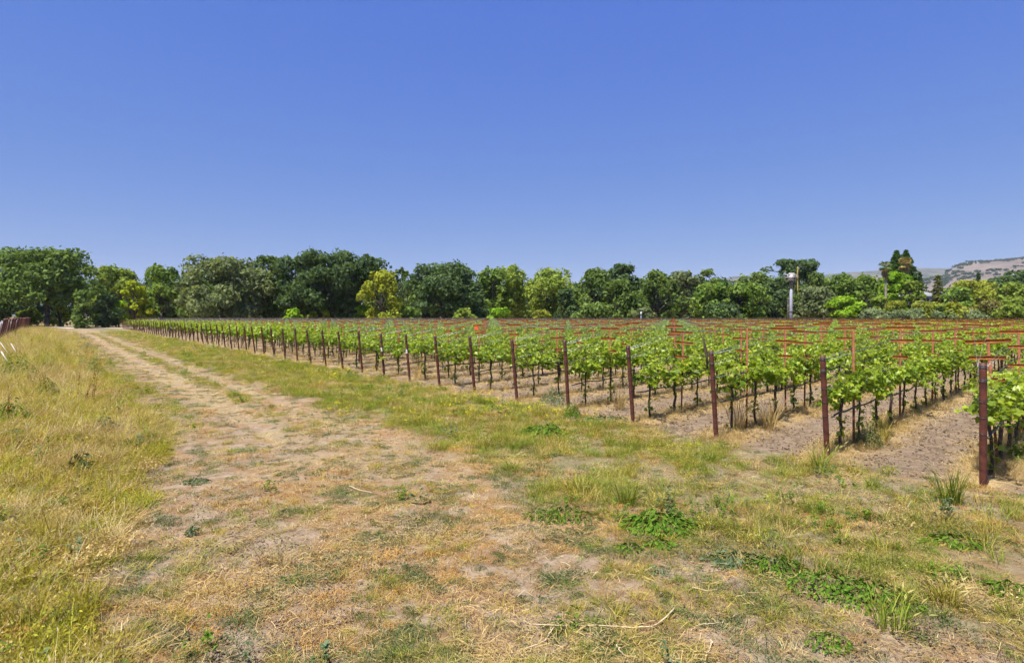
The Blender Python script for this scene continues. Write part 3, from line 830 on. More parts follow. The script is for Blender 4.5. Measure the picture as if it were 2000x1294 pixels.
# ------------------------------------------------------------------ wind machine and pipe beyond the vines
def wind_machine():
    Y = 96.0
    k = Y / FPX
    X = at_depth(1545, Y)
    top = (HZ - 548) * k + CAM_H                      # underside of the work platform
    root = empty('wind_machine', (X, Y, 0))
    steel = plain_mat('white_painted_column', (0.22, 0.22, 0.29), (0.32, 0.31, 0.38), 2, 0.6)
    dark = plain_mat('weathered_steel', (0.16, 0.12, 0.10), (0.26, 0.21, 0.17), 4, 0.8)
    zs = (HZ - 563) * k + CAM_H
    m = MB(); m.tube([[0, 0, 0], [0, 0, zs * 0.45], [0, 0, zs]], [0.25, 0.24, 0.22], 14); m.build('column', steel, root, True)
    m = MB(); m.tube([[0, 0, zs * 0.42], [0, 0, zs * 0.42 + 0.08]], [0.33, 0.33], 14); m.build('flange', dark, root, True)
    m = MB(); m.tube([[0, 0, zs], [0, 0, zs + 0.5], [0, 0, top]], [0.27, 0.26, 0.36], 12); m.build('neck', dark, root, True)
    pale = plain_mat('pale_galvanised', (0.46, 0.44, 0.42), (0.58, 0.55, 0.52), 5, 0.7)
    m = MB(); m.box((-0.1, 0, top + 0.05), (1.25, 1.15, 0.10)); m.build('platform', dark, root)
    m = MB()
    for sx in (-1, 1):
        for sy in (-1, 1):
            m.tube([[-0.1 + sx * 0.58, sy * 0.53, top + 0.1], [-0.1 + sx * 0.80, sy * 0.62, top + 1.0]], 0.035, 5)
    for h, e in ((0.55, 0.70), (1.0, 0.80)):
        q = [[-0.1 - e, -e * 0.8, top + h], [-0.1 + e, -e * 0.8, top + h], [-0.1 + e, e * 0.8, top + h], [-0.1 - e, e * 0.8, top + h]]
        for a in range(4):
            m.tube([q[a], q[(a + 1) % 4]], 0.035, 5)
    for a in range(5):
        m.tube([[-0.1 - 0.6 + a * 0.3, -0.56, top + 0.1], [-0.1 - 0.72 + a * 0.36, -0.64, top + 1.0]], 0.02, 4)
    m.build('railing', pale, root)
    m = MB(); m.box((0.0, 0, top + 0.55), (0.55, 0.5, 0.8)); m.box((0.1, 0, top + 1.08), (0.8, 0.42, 0.32)); m.build('gearbox', pale, root)
    m = MB(); m.tube([[0.3, -0.1, top + 0.85], [0.92, -0.3, top + 0.80]], [0.12, 0.10], 8); m.build('shaft', dark, root, True)
    yl = plain_mat('faded_yellow_blade', (0.46, 0.30, 0.05), (0.55, 0.38, 0.10), 2, 0.6)
    hub = np.array([0.95, -0.32, top + 0.80])
    up = (HZ - 521) * k + CAM_H; lo = (HZ - 571) * k + CAM_H
    for z1 in (up, lo):
        b = MB()
        n = 9
        v = []
        for i in range(n):
            t = i / (n - 1); z = hub[2] + (z1 - hub[2]) * t; w = 0.10 + 0.05 * math.sin(math.pi * min(1, t * 1.2)); tw = 0.5 - 0.5 * t
            for sx, sy in ((-1, 0), (0, 0.03), (1, 0), (0, -0.03)):
                v.append((hub[0] + sx * w * math.cos(tw), hub[1] + sx * w * math.sin(tw) + sy, z))
        f = [[4 * i + j, 4 * i + (j + 1) % 4, 4 * i + 4 + (j + 1) % 4, 4 * i + 4 + j] for i in range(n - 1) for j in range(4)] + [[0, 3, 2, 1], [4 * n - 4, 4 * n - 3, 4 * n - 2, 4 * n - 1]]
        b.add(v, f); b.build('propeller_blade', yl, root)
    l = MB()
    for sx in (-0.62, -0.42):
        l.tube([[sx, -0.1, 0], [sx, -0.1, 4.6]], 0.022, 5)
    for i in range(14):
        l.tube([[-0.62, -0.1, 0.3 + i * 0.32], [-0.42, -0.1, 0.3 + i * 0.32]], 0.016, 4)
    l.build('ladder', dark, root)
    e = MB(); e.box((0.1, 0.9, 0.6), (1.4, 0.9, 1.0)); e.build('engine_box', pale, root)
    tag(root, 'vineyard wind machine on a white column with platform and yellow propeller', 'wind machine')
wind_machine()
def vent_pipe():
    X, Y = at_depth(1252, 101), 101
    root = empty('standpipe', (X, Y, 0))
    m = MB(); m.tube([[0, 0, 0], [0, 0, 2.25]], 0.07, 8); m.build('pipe', plain_mat('blue_grey_pipe', (0.25, 0.33, 0.45), None), root, True)
    m = MB(); m.tube([[0, 0, 2.2], [0, 0, 2.5], [0, 0, 2.75]], [0.13, 0.15, 0.08], 8); m.build('cap', M['white'], root, True)
    tag(root, 'thin blue-grey standpipe with a white cap before the trees', 'pipe')
vent_pipe()

# ------------------------------------------------------------------ vineyard: end posts
END_H = 1.44
def post_meshes():
    mb = MB()
    lean = -0.17
    def c(h): return np.array([lean * h / END_H, 0, h])
    seg = 18
    th = np.linspace(0, 2 * math.pi, seg, endpoint=False)
    rings = []
    for h, rr in ((-0.35, .037), (0.4, .037), (0.9, .0365), (1.2, .0368), (1.33, .0364), (END_H, .037), (END_H, .033), (END_H - 0.25, .033)):
        rings.append(c(h) + np.stack([np.cos(th) * rr, np.sin(th) * rr, 0 * th], 1))
    v = np.concatenate(rings); n = len(rings)
    f = [[i * seg + j, i * seg + (j + 1) % seg, (i + 1) * seg + (j + 1) % seg, (i + 1) * seg + j] for i in range(n - 1) for j in range(seg)]
    mb.add(v, f)
    f2 = [[(n - 1) * seg, (n - 1) * seg + j + 1, (n - 1) * seg + j] for j in range(1, seg - 1)]
    mb.t.append(np.array(f2))
    pipe = mb.mesh('pipe', M['rust_dark'], False)
    wraps = []
    for h, turns, wr in ((1.385, 3, .0028), (1.225, 3, .0028), (0.99, 1, .002), (0.81, 1, .002), (0.62, 1, .002)):
        w = MB()
        t = np.linspace(0, turns * 2 * math.pi, 14 * turns)
        p = np.stack([lean * h / END_H + np.cos(t) * .0395, np.sin(t) * .0395, h + 0.009 * t / 6.283 * (turns > 1) + 0.004 * np.sin(t * 1.3)], 1)
        w.tube(p, wr, 5)
        wraps.append(w.mesh('wire_wrap', M['wire_dark']))
    sheet = MB()
    a = np.linspace(2.2, 4.3, 7)
    for z0, z1 in ((0.86, 0.98),):
        v = []
        for z in (z0, z1):
            v += [(lean * z / END_H + math.cos(q) * .0402, math.sin(q) * .0402, z) for q in a]
        sheet.add(v, [[i, i + 1, i + 8, i + 7] for i in range(6)])
    band = MB(); t = np.linspace(0, 6.283, 15); band.tube(np.stack([lean * .92 / END_H + np.cos(t) * .038, np.sin(t) * .038, 0 * t + .92], 1), .006, 5)
    return pipe, wraps, sheet.mesh('paper_tag', M['white']), band.mesh('yellow_band', M['yellow'])
PIPE, WRAPS, SHEET, BAND = post_meshes()
tags = {8: SHEET, 9: SHEET, 7: BAND, 33: SHEET, 34: SHEET}
for n in range(NROWS):
    p = P0 + RA * n
    if n == 0: lab = 'rusty pipe end post nearest the camera, at the right edge'
    elif n in (8, 9): lab = 'rusty pipe end post with a white paper tag, %s of the tagged pair' % ('nearer' if n == 8 else 'farther')
    elif n == 7: lab = 'rusty pipe end post with a yellow band round it'
    elif n in (33, 34): lab = 'distant rusty end post with a small white tag, %s of its pair' % ('right' if n == 33 else 'left')
    else: lab = 'rusty pipe end post, %s from the right edge of the picture' % ordinal(n + 1)
    o = empty('end_post', (p[0], p[1], gz1(*p)), ROW_RZ + rng.uniform(-0.05, 0.05))
    o.rotation_euler[0] = rng.uniform(-0.012, 0.012); o.rotation_euler[1] = rng.uniform(-0.035, 0.045)
    s = rng.uniform(0.985, 1.02); o.scale = (1, 1, s)
    link('pipe', PIPE, o)
    if n < 16:
        for w in WRAPS: link('wire_wrap', w, o)
    if n in tags: 
        t = link('paper_tag' if n != 7 else 'yellow_band', tags[n], o)
        t['label'] = 'white paper tag' if n != 7 else 'yellow band'
    if n == 30: pass
    tag(o, lab, 'post', 'rusty end posts along the track')

# ------------------------------------------------------------------ vineyard: stakes with cross-arms
def arm_mesh(width):
    """channel lying across the row: plate with a top lip that shades its upper half"""
    m = MB()
    w = width / 2
    prof = [(-0.012, 0.021), (0.0, 0.021), (0.0, -0.022), (-0.004, -0.026), (-0.002, -0.028), (0.004, -0.024), (0.004, 0.025), (-0.012, 0.025)]
    k = len(prof)
    v = [(x, -w, z) for x, z in prof] + [(x, w, z) for x, z in prof]
    m.add(v, [[i, (i + 1) % k, k + (i + 1) % k, k + i] for i in range(k)])
    m.t.append(np.array([[0, 1, 2], [0, 2, 7], [7, 2, 6], [6, 2, 5], [2, 3, 4], [2, 4, 5]] + [[k + a for a in t] for t in [[0, 2, 1], [0, 7, 2], [7, 6, 2], [6, 5, 2], [2, 4, 3], [2, 5, 4]]]))
    return m.mesh('cross_arm', M['rust_orange'])
ARMS = [(1.66, arm_mesh(0.48)), (1.43, arm_mesh(0.38)), (1.14, arm_mesh(0.29))]
def stake_mesh():
    m = MB()
    w, t, h = 0.017, 0.005, 1.70
    prof = [(-w * .6, -w), (-w * .6 + t, -w), (-w * .6 + t, -t), (w * .6, -t / 2), (w * .6, t / 2), (-w * .6 + t, t), (-w * .6 + t, w), (-w * .6, w)]
    prof = [(x + 0.027, y) for x, y in prof]
    k = len(prof)
    v = [(x, y, z) for z in (-0.3, h) for x, y in prof]
    m.add(v, [[i, (i + 1) % k, k + (i + 1) % k, k + i] for i in range(k)])
    m.t.append(np.array([[k, k + 1, k + 7], [k + 1, k + 6, k + 7], [k + 1, k + 2, k + 5], [k + 1, k + 5, k + 6], [k + 2, k + 3, k + 4], [k + 2, k + 4, k + 5]]))
    return m.mesh('stake', M['rust_mid'])
STAKE = stake_mesh()
SPAN = 2.75
FIRST = {0: 1.13, 1: 1.16, 2: 1.10, 3: 1.72}
NO_ARMS = {(1, 0), (2, 0)}
def in_view(x, y, lim=0.93):
    return y > 2.0 and abs(x) / y < lim
FAR_Y = 101.0
stakes, vines = [], []
VSP = SPAN / 3
for n in range(-2, NROWS):
    p = P0 + RA * n
    f = FIRST.get(n, 1.45)
    far = FAR_Y
    k = 0
    while True:
        q = p + RB * (f + SPAN * k)
        if q[1] > far or k > 80: break
        if in_view(q[0], q[1]): stakes.append((math.hypot(*q), n, k, q))
        if n == 2 and k == 0:
            q2 = p + RB * 2.85; stakes.append((math.hypot(*q2), n, 0.5, q2))
        k += 1
    k = 0
    while True:
        q = p + RB * (0.55 + VSP * k)
        if q[1] > far or k > 260: break
        if in_view(q[0], q[1], 0.97): vines.append((math.hypot(*q), n, k, q))
        k += 1
stakes.sort(key=lambda a: a[0]); vines.sort(key=lambda a: a[0])

def row_name(n):
    return 'the row of the %s end post from the right' % ordinal(n + 1) if n >= 0 else 'the row leaving the picture at the lower right'
NEAR = 300
perrow = {}
for d, n, k, q in stakes[:NEAR]:
    perrow.setdefault(n, []).append(k)
rank = {n: {k: i + 1 for i, k in enumerate(sorted(ks))} for n, ks in perrow.items()}
for d, n, k, q in stakes[:NEAR]:
    o = empty('trellis_stake', (q[0], q[1], gz1(*q)), ROW_RZ + rng.normal() * 0.06)
    o.rotation_euler[0] = rng.normal() * 0.018; o.rotation_euler[1] = rng.normal() * 0.022
    o.scale = (1, 1, rng.uniform(0.97, 1.035))
    link('stake', STAKE, o)
    bare = (n, k) in NO_ARMS
    if not bare:
        for h, m in ARMS:
            a = link('cross_arm', m, o)
            a.location = (-0.002 + 0.02, rng.normal() * 0.02, h + rng.normal() * 0.008)
            a.rotation_euler = (rng.normal() * 0.025, 0, 0)
    lab = ('bare rusty stake, %s in ' if bare else 'rusty stake with cross-arms, %s in ') % ordinal(rank[n][k]) + row_name(n)
    tag(o, lab, 'stake', 'rusty trellis stakes')

# ------------------------------------------------------------------ grapevines
def leaf_template():
    """lobed grape leaf in the xy plane, stalk end at the origin, about one unit long"""
    out = [(-0.10, -0.16), (-0.42, -0.10), (-0.36, 0.16), (-0.56, 0.46), (-0.25, 0.55), (0.0, 1.0), (0.25, 0.55), (0.56, 0.46), (0.36, 0.16), (0.42, -0.10), (0.10, -0.16)]
    v = [(0, 0.0, 0.0)] + [(x, y, 0.22 * abs(x) - 0.16 * y * y) for x, y in out]
    f = [(0, i + 2, i + 1) for i in range(len(out) - 1)]
    return np.array(v), np.array(f)
LT_V, LT_F = leaf_template()
LT_V6 = np.array([(0, -0.1, 0), (-0.5, 0.05, 0.12), (-0.42, 0.55, 0.02), (0, 0.95, -0.14), (0.42, 0.55, 0.02), (0.5, 0.05, 0.12)])
LT_F6 = np.array([(0, 3, 2), (0, 2, 1), (0, 4, 3), (0, 5, 4)])
def put_leaves(mb, r, pos, nrm, size, var, tv=LT_V, tf=LT_F, down=0.5):
    n = len(pos)
    y = rand_dirs(r, n) * np.array([1, 1, 0.4]) + np.array([0, 0, -down])
    y -= nrm * (y * nrm).sum(1)[:, None]; y /= np.linalg.norm(y, axis=1)[:, None] + 1e-9
    x = np.cross(y, nrm)
    v = (tv[None, :, 0, None] * x[:, None] + tv[None, :, 1, None] * y[:, None] + tv[None, :, 2, None] * nrm[:, None]) * size[:, None, None] + pos[:, None]
    f = (tf[None] + (np.arange(n) * len(tv))[:, None, None]).reshape(-1, 3)
    mb.add(v.reshape(-1, 3), f, np.repeat(var, len(tv)))
def vine_foliage(seed, far=False):
    r = np.random.default_rng(900 + seed)
    mb, sh = MB(), MB()
    nshoot = 16 if not far else 13
    vig = r.uniform(0.74, 1.16)
    for i in range(nshoot):
        x0 = (i + 0.5) / nshoot * 0.98 - 0.49 + r.normal() * 0.03
        y0 = r.normal() * 0.05
        z0 = 0.78 + r.normal() * 0.06
        L = vig * r.uniform(0.22, 0.60)
        side = r.normal() * 0.42
        if r.uniform() < 0.22:                       # shoots that flop out and hang
            bend = r.choice([-1, 1]) * r.uniform(0.35, 0.6); rise = r.uniform(-0.22, 0.4)
        else:
            bend = side * 0.55; rise = 0.9
        t = np.linspace(0, 1, 7)
        px = x0 + r.normal() * 0.13 * t; py = y0 + bend * L * t + side * 0.18 * t ** 2; pz = z0 + rise * L * t - 0.25 * abs(bend) * L * t ** 2 * 1.4
        pts = np.stack([px, py, pz], 1)
        if not far: sh.tube(pts, np.linspace(0.0045, 0.002, 7), 4, cap=False)
        m = int((21 if not far else 13) * vig)
        q = np.sort(r.uniform(0.02, 1.03, m))
        c = np.stack([np.interp(q, t, pts[:, k]) for k in range(3)], 1)
        off = rand_dirs(r, m) * np.array([1, 1, 0.6]); c = c + off * r.uniform(0.03, 0.13, m)[:, None]
        nrm = off * 0.6 + rand_dirs(r, m) * 0.55 + np.array([0, 0, 0.65]); nrm /= np.linalg.norm(nrm, axis=1)[:, None]
        sz = (0.086 if not far else 0.135) * (1.05 - 0.5 * np.clip(q, 0, 1) ** 2) * r.uniform(0.7, 1.2, m)
        var = np.clip(0.18 + 0.38 * q + r.normal(size=m) * 0.16, 0, 0.89)
        var[r.uniform(0, 1, m) < 0.02] = 1.0
        if far: put_leaves(mb, r, c, nrm, sz, var, LT_V6, LT_F6)
        else: put_leaves(mb, r, c, nrm, sz, var)
    for i in range(5 if not far else 3):             # small suckers lower on the trunk
        if r.uniform() < 0.45:
            m = 5; c = np.stack([r.normal(size=m) * 0.04, r.normal(size=m) * 0.04, r.uniform(0.1, 0.6) + r.normal(size=m) * 0.06], 1)
            nrm = rand_dirs(r, m) + np.array([0, 0, 0.7]); nrm /= np.linalg.norm(nrm, axis=1)[:, None]
            put_leaves(mb, r, c, nrm, 0.075 * r.uniform(0.7, 1.2, m), np.clip(r.uniform(0.1, 0.6, m), 0, 1))
    return mb, sh
def vine_wood(seed):
    r = np.random.default_rng(700 + seed)
    mb = MB()
    z = np.linspace(-0.1, 0.76, 7)
    pts = np.stack([r.normal(size=7) * 0.012, r.normal(size=7) * 0.012, z], 1)
    mb.tube(pts, np.array([0.026, 0.022, 0.019, 0.018, 0.018, 0.02, 0.022]) * r.uniform(0.8, 1.25), 7)
    for s in (-1, 1):
        t = np.linspace(0, 1, 5)
        mb.tube(np.stack([s * 0.45 * t, r.normal(size=5) * 0.01, 0.76 + 0.05 * np.sin(t * 2.6) + r.normal(size=5) * 0.008], 1), np.linspace(0.018, 0.010, 5), 6)
    return mb
NV = 10
FOL, WOOD, SHOOT = [], [], []
M['shoot'] = plain_mat('green_shoot', (0.16, 0.20, 0.04), (0.26, 0.22, 0.07), 20, 0.6)
for i in range(NV):
    mb, sh = vine_foliage(i)
    FOL.append(mb.mesh('foliage', M['vine_leaf'])); SHOOT.append(sh.mesh('shoots', M['shoot'])); WOOD.append(vine_wood(i).mesh('trunk', M['bark'], True))
perrow = {}
for d, n, k, q in vines[:NEAR]:
    perrow.setdefault(n, []).append(k)
rank = {n: {k: i + 1 for i, k in enumerate(sorted(ks))} for n, ks in perrow.items()}
for j, (d, n, k, q) in enumerate(vines[:NEAR]):
    h = int(_h(np.array([n + 5]), np.array([k]), 3)[0] * 1e6)
    o = empty('grapevine', (q[0], q[1], gz1(*q)), ROW_RZ + (math.pi if h % 2 else 0) + rng.normal() * 0.05)
    s = rng.uniform(0.93, 1.08); o.scale = (1.0, rng.uniform(0.9, 1.15), s)
    link('trunk', WOOD[h % NV], o)
    fo = link('foliage', FOL[(h // 7) % NV], o); fo['kind'] = 'stuff'
    sh = link('shoots', SHOOT[(h // 7) % NV], o); sh['kind'] = 'stuff'
    tag(o, 'leafy grapevine, %s in ' % ordinal(rank[n][k]) + row_name(n), 'grapevine', 'grapevines')

# ------------------------------------------------------------------ instancing of uncountable things
def proto_col(name, meshes):
    c = bpy.data.collections.new(name)               # kept out of the scene: only a palette for the scatter below
    for i, me in enumerate(meshes):
        o = bpy.data.objects.new('%s_%02d' % (name, i), me)
        c.objects.link(o)
    return c
def scatter(name, pts, rot, scl, idx, col):
    me = bpy.data.meshes.new(name)
    n = len(pts)
    me.vertices.add(n); me.vertices.foreach_set('co', np.asarray(pts, np.float32).ravel())
    a = me.attributes.new('rot', 'FLOAT_VECTOR', 'POINT'); a.data.foreach_set('vector', np.asarray(rot, np.float32).ravel())
    a = me.attributes.new('scl', 'FLOAT_VECTOR', 'POINT'); a.data.foreach_set('vector', np.asarray(scl, np.float32).ravel())
    a = me.attributes.new('pick', 'INT', 'POINT'); a.data.foreach_set('value', np.asarray(idx, np.int32))
    o = link(name, me)
    g = bpy.data.node_groups.new(name + '_scatter', 'GeometryNodeTree')
    g.interface.new_socket('Geometry', in_out='INPUT', socket_type='NodeSocketGeometry')
    g.interface.new_socket('Geometry', in_out='OUTPUT', socket_type='NodeSocketGeometry')
    gi, go = g.nodes.new('NodeGroupInput'), g.nodes.new('NodeGroupOutput')
    ci = g.nodes.new('GeometryNodeCollectionInfo'); ci.inputs['Collection'].default_value = col
    ci.inputs['Separate Children'].default_value = True; ci.inputs['Reset Children'].default_value = True
    ip = g.nodes.new('GeometryNodeInstanceOnPoints'); ip.inputs['Pick Instance'].default_value = True
    def na(nm, t):
        x = g.nodes.new('GeometryNodeInputNamedAttribute'); x.data_type = t; x.inputs['Name'].default_value = nm
        return x.outputs['Attribute']
    L = g.links.new
    L(gi.outputs[0], ip.inputs['Points']); L(ci.outputs[0], ip.inputs['Instance'])
    L(na('rot', 'FLOAT_VECTOR'), ip.inputs['Rotation']); L(na('scl', 'FLOAT_VECTOR'), ip.inputs['Scale']); L(na('pick', 'INT'), ip.inputs['Instance Index'])
    L(ip.outputs[0], go.inputs[0])
    md = o.modifiers.new('scatter', 'NODES'); md.node_group = g
    return o

# the vines and stakes too far off to tell apart
fv = vines[NEAR:]
fm = []
for i in range(8):
    a, b = vine_foliage(40 + i, far=True); b = vine_wood(30 + i)
    me = a.mesh('far_vine', [M['vine_leaf'], M['bark']])
    # add the wood with the second material
    bm_v = np.concatenate(b.v); base = len(me.vertices)
    mb = MB(); mb.v, mb.q, mb.t, mb.var, mb.n = list(a.v), list(a.q), list(a.t), list(a.var), a.n
    nq0 = sum(len(x) for x in a.q)
    mb.add(bm_v, np.concatenate(b.q), 0.5)
    me2 = mb.mesh('far_vine', [M['vine_leaf'], M['bark']])
    mi = np.zeros(len(me2.polygons), np.int32); mi[nq0:nq0 + sum(len(x) for x in b.q)] = 1
    me2.polygons.foreach_set('material_index', mi)
    fm.append(me2)
qs = np.array([v[3] for v in fv]); n = len(qs)
zz = gz(qs[:, 0], qs[:, 1])
sc_ = np.stack([rng.uniform(0.98, 1.08, n), rng.uniform(0.95, 1.2, n), rng.uniform(1.02, 1.22, n)], 1)
o = scatter('distant_vines', np.c_[qs, zz], np.stack([0 * zz, 0 * zz, ROW_RZ + (rng.integers(0, 2, n) * math.pi) + rng.normal(size=n) * 0.05], 1), sc_, rng.integers(0, 8, n), proto_col('far_vine', fm))
tag(o, 'mass of green grapevines running in rows to the tree line', 'grapevines', kind='stuff')
def joined_stake():
    me = bpy.data.meshes.new('far_stake')
    vs, fs = [], []
    mb = MB()
    mb.box((0.027, 0, 0.70), (0.022, 0.036, 2.0))
    for h, m in ARMS:
        w = {1.66: .46, 1.43: .36, 1.14: .28}[h]
        if h < 1.2: continue
        mb.box((0.010, 0, h - 0.001), (0.010, w, 0.024))
        mb.box((0.004, 0, h + 0.015), (0.022, w + 0.002, 0.006))
    return mb.mesh('far_stake', M['rust_far'])
fs = stakes[NEAR:]
qs = np.array([v[3] for v in fs]); n = len(qs); zz = gz(qs[:, 0], qs[:, 1])
o = scatter('distant_stakes', np.c_[qs, zz], np.stack([rng.normal(size=n) * 0.02, rng.normal(size=n) * 0.02, ROW_RZ + rng.normal(size=n) * 0.07], 1), np.stack([np.ones(n), np.ones(n), rng.uniform(0.96, 1.04, n)], 1), np.zeros(n, int), proto_col('far_stake', [joined_stake()]))
tag(o, 'mass of rusty cross-armed stakes far off in the vineyard', 'stakes', kind='stuff')

# ------------------------------------------------------------------ drip hoses and trellis wires, one set to each near row
def row_len(n):
    p = P0 + RA * n
    L = 0
    while L < 60:
        q = p + RB * (L + 1)
        if not in_view(q[0], q[1], 1.0) or q[1] > 60: break
        L += 1
    return max(4, L)
for n in range(0, 22):
    p = P0 + RA * n
    L = min(row_len(n), 40 if n < 8 else 24)
    f = FIRST.get(n, 1.45)
    t = np.arange(0.05, L, 0.3)
    g = gz(p[0] + RB[0] * t, p[1] + RB[1] * t)
    sag = 0.045 * np.abs(np.sin((t - f) / SPAN * 3 * math.pi)) 
    h = 0.60 + 0.02 * np.sin(t * 0.9 + n) - sag + 0.03 * (1 - np.exp(-t))
    m = MB(); m.tube(np.stack([p[0] + RB[0] * t + RB[1] * 0.04, p[1] + RB[1] * t - RB[0] * 0.04, g * 0.3 + h], 1), 0.0125, 6)
    o = m.build('drip_hose', M['hose'], None, True)
    tag(o, 'black drip hose hung along ' + row_name(n), 'hose', 'black drip hoses along the rows')
for n in range(0, 12):
    p = P0 + RA * n
    L = min(row_len(n), 26)
    f = FIRST.get(n, 1.45)
    if (n, 0) in NO_ARMS: f = 2.85 if n == 2 else f + SPAN
    root = empty('trellis_wires', (p[0], p[1], gz1(*p)), ROW_RZ)
    zg = gz1(*p)
    for (h, w, e) in ((1.655, 0.46, 1.385), (1.655, 0.24, 1.385), (1.425, 0.36, 1.225), (1.135, 0.27, 1.0)):
        for s in (-1, 1):
            m = MB()
            xs = [(-0.10 * e / 1.44, 0.04 * s, e), (f, s * w / 2, h + 0.006)] + [(f + SPAN * k, s * w / 2, h + 0.006 + rng.normal() * 0.004) for k in range(1, int((L - f) / SPAN) + 1)]
            m.tube(np.array(xs), 0.0016, 4)
            m.build('wire', M['wire'], root)
    m = MB(); m.tube(np.array([(-0.06, 0.0, 0.81)] + [(f + SPAN * k, 0.02, 0.80) for k in range(0, int((L - f) / SPAN) + 1)]), 0.0018, 4); m.build('wire', M['wire'], root)
    tag(root, 'thin steel trellis wires strung along ' + row_name(n), 'wires', 'trellis wires of the near rows')

# the wires of all the rows behind, too fine to tell apart
def far_wires():
    m = MB()
    for n in range(12, NROWS):
        p = P0 + RA * n
        L = (FAR_Y - p[1]) / RB[1]
        if L < 6: continue
        t = np.append(np.arange(1.45, L, SPAN * 2), L)
        for h, w in ((1.66, 0.44), (1.43, 0.34)):
            for s_ in (-1, 1):
                o_ = s_ * w / 2
                pts = np.stack([p[0] + RB[0] * t - RB[1] * o_, p[1] + RB[1] * t + RB[0] * o_, 0 * t + h + rng.normal(size=len(t)) * 0.006], 1)
                m.tube(pts, 0.0018, 3, cap=False)
    o = m.build('distant_wires', M['wire'])
    tag(o, 'haze of fine steel wires over the distant vine rows', 'wires', kind='stuff')
far_wires()

# orange tag on one cross-arm
def orange_flag():
    Y = 20.5; X = at_depth(934, Y)
    best = min(stakes[:NEAR], key=lambda a: abs(a[3][0] / a[3][1] * FPX + 1000 - 941) + abs(a[3][1] - Y) * 4)
    q = best[3]
    m = MB()
    c = math.cos(ROW_RZ); s = math.sin(ROW_RZ)
    def w(a, b, z): return (q[0] + c * a - s * b, q[1] + s * a + c * b, z)
    nx, nz = 7, 5
    v = [w(-0.03 + 0.012 * math.sin(i * 1.3 + j), 0.36 - 0.26 * i / (nx - 1), 1.69 - 0.22 * j / (nz - 1) - 0.012 * math.sin(i)) for j in range(nz) for i in range(nx)]
    v += [(x + c * 0.004, y + s * 0.004, z) for x, y, z in v]
    f = [[j * nx + i, j * nx + i + 1, (j + 1) * nx + i + 1, (j + 1) * nx + i] for j in range(nz - 1) for i in range(nx - 1)]
    f += [[a + nx * nz for a in q_[::-1]] for q_ in f]
    m.add(v, f)
    o = m.build('orange_marker', M['orange'], None)
    tag(o, 'bright orange plastic marker hung on a cross-arm amid the vines', 'marker')
orange_flag()

# dark broken stump of a vine shoot sticking up beside the third end post
def broken_stick():
    p = P0 + RA * 2 - RB * 0.17 + E1 * 0.085
    m = MB(); z = gz1(*p)
    m.tube([(p[0] + .01, p[1], z + 1.15), (p[0], p[1], z + 1.36), (p[0] - 0.015, p[1] + .02, z + 1.46), (p[0] - 0.03, p[1] + .02, z + 1.56), (p[0] - .05, p[1] + .02, z + 1.68)], [0.012, 0.02, 0.024, 0.016, 0.006], 6)
    o = m.build('dead_vine_stick', M['bark'], None, True)
    tag(o, 'dark dead vine stick rising beside the third end post from the right', 'stick')
broken_stick()

# ------------------------------------------------------------------ second vineyard beyond the left bank
for i in range(34):
    q = np.array([-36.6, 42.0]) + E1 * 1.85 * i
    o = empty('red_post', (q[0], q[1], gz1(*q)), ROW_RZ + math.pi)
    o.rotation_euler[1] = rng.uniform(-0.05, 0.03)
    o.scale = (1.5, 1.5, 1.06)
    link('pipe', PIPE, o)
    tag(o, 'dark red end post left of the grassy bank, %s from the left edge' % ordinal(i + 1), 'post', 'dark red posts left of the bank')
    if 4 <= i < 30:
        # pale grow tubes on the young vines of that row
        for k in range(1, 4):
            e = q - RB * (1.1 * k)
            m = MB() if i == 4 and k == 1 else None
            if m is not None:
                m.tube([(0, 0, -0.1), (0, 0, 1.05)], [0.05, 0.045], 8); TUBE = m.mesh('grow_tube', plain_mat('pale_grow_tube', (0.30, 0.29, 0.31), (0.40, 0.38, 0.38), 4, 0.7))
            t_ = link('grow_tube', TUBE); t_.location = (e[0], e[1], gz1(*e)); t_.rotation_euler = (rng.normal() * 0.05, rng.normal() * 0.05, 0)
            t_.scale = (1, 1, rng.uniform(0.9, 1.1))
            tag(t_, 'pale grow tube round a young vine behind the dark red posts', 'grow tube', 'pale grow tubes beyond the left bank')

# ------------------------------------------------------------------ grasses, straw and weeds
def blades(mb, r, n, rad, L, w, lean=(0.1, 0.5), bend=(0.1, 0.5), var=(0, 1), L_var=0.4, tip=0.12):
    th0 = r.uniform(0, 6.283, n); rr = rad * np.sqrt(r.uniform(0, 1, n))
    base = np.stack([np.cos(th0) * rr, np.sin(th0) * rr, np.full(n, -0.02)], 1)
    th = th0 + r.normal(size=n) * 0.9
    d = np.stack([np.cos(th), np.sin(th), 0 * th], 1); s = np.stack([-np.sin(th + r.normal(size=n) * .6), np.cos(th), 0 * th], 1)
    LL = L * r.uniform(1 - L_var, 1 + L_var, n); ln = r.uniform(*lean, n); bd = r.uniform(*bend, n)
    va = r.uniform(*var, n)
    rows = []
    for t, ww in ((0, 0.8), (0.4, 1.0), (0.75, 0.7), (1.0, tip)):
        c = base + d * (LL * (ln * t + bd * t * t))[:, None]
        c[:, 2] += LL * (t * np.sqrt(np.clip(1 - ln ** 2, 0.1, 1)) - 0.45 * bd * t ** 2.2)
        hw = (w * ww / 2)
        rows += [c - s * hw, c + s * hw]
    v = np.stack(rows, 1).reshape(-1, 3)
    o = (np.arange(n) * 8)[:, None]
    f = np.concatenate([o + np.array([[2 * k, 2 * k + 1, 2 * k + 3, 2 * k + 2]]) for k in range(3)])
    mb.add(v, f, np.repeat(va, 8))
    return np.stack(rows[6:8], 1).mean(1), d
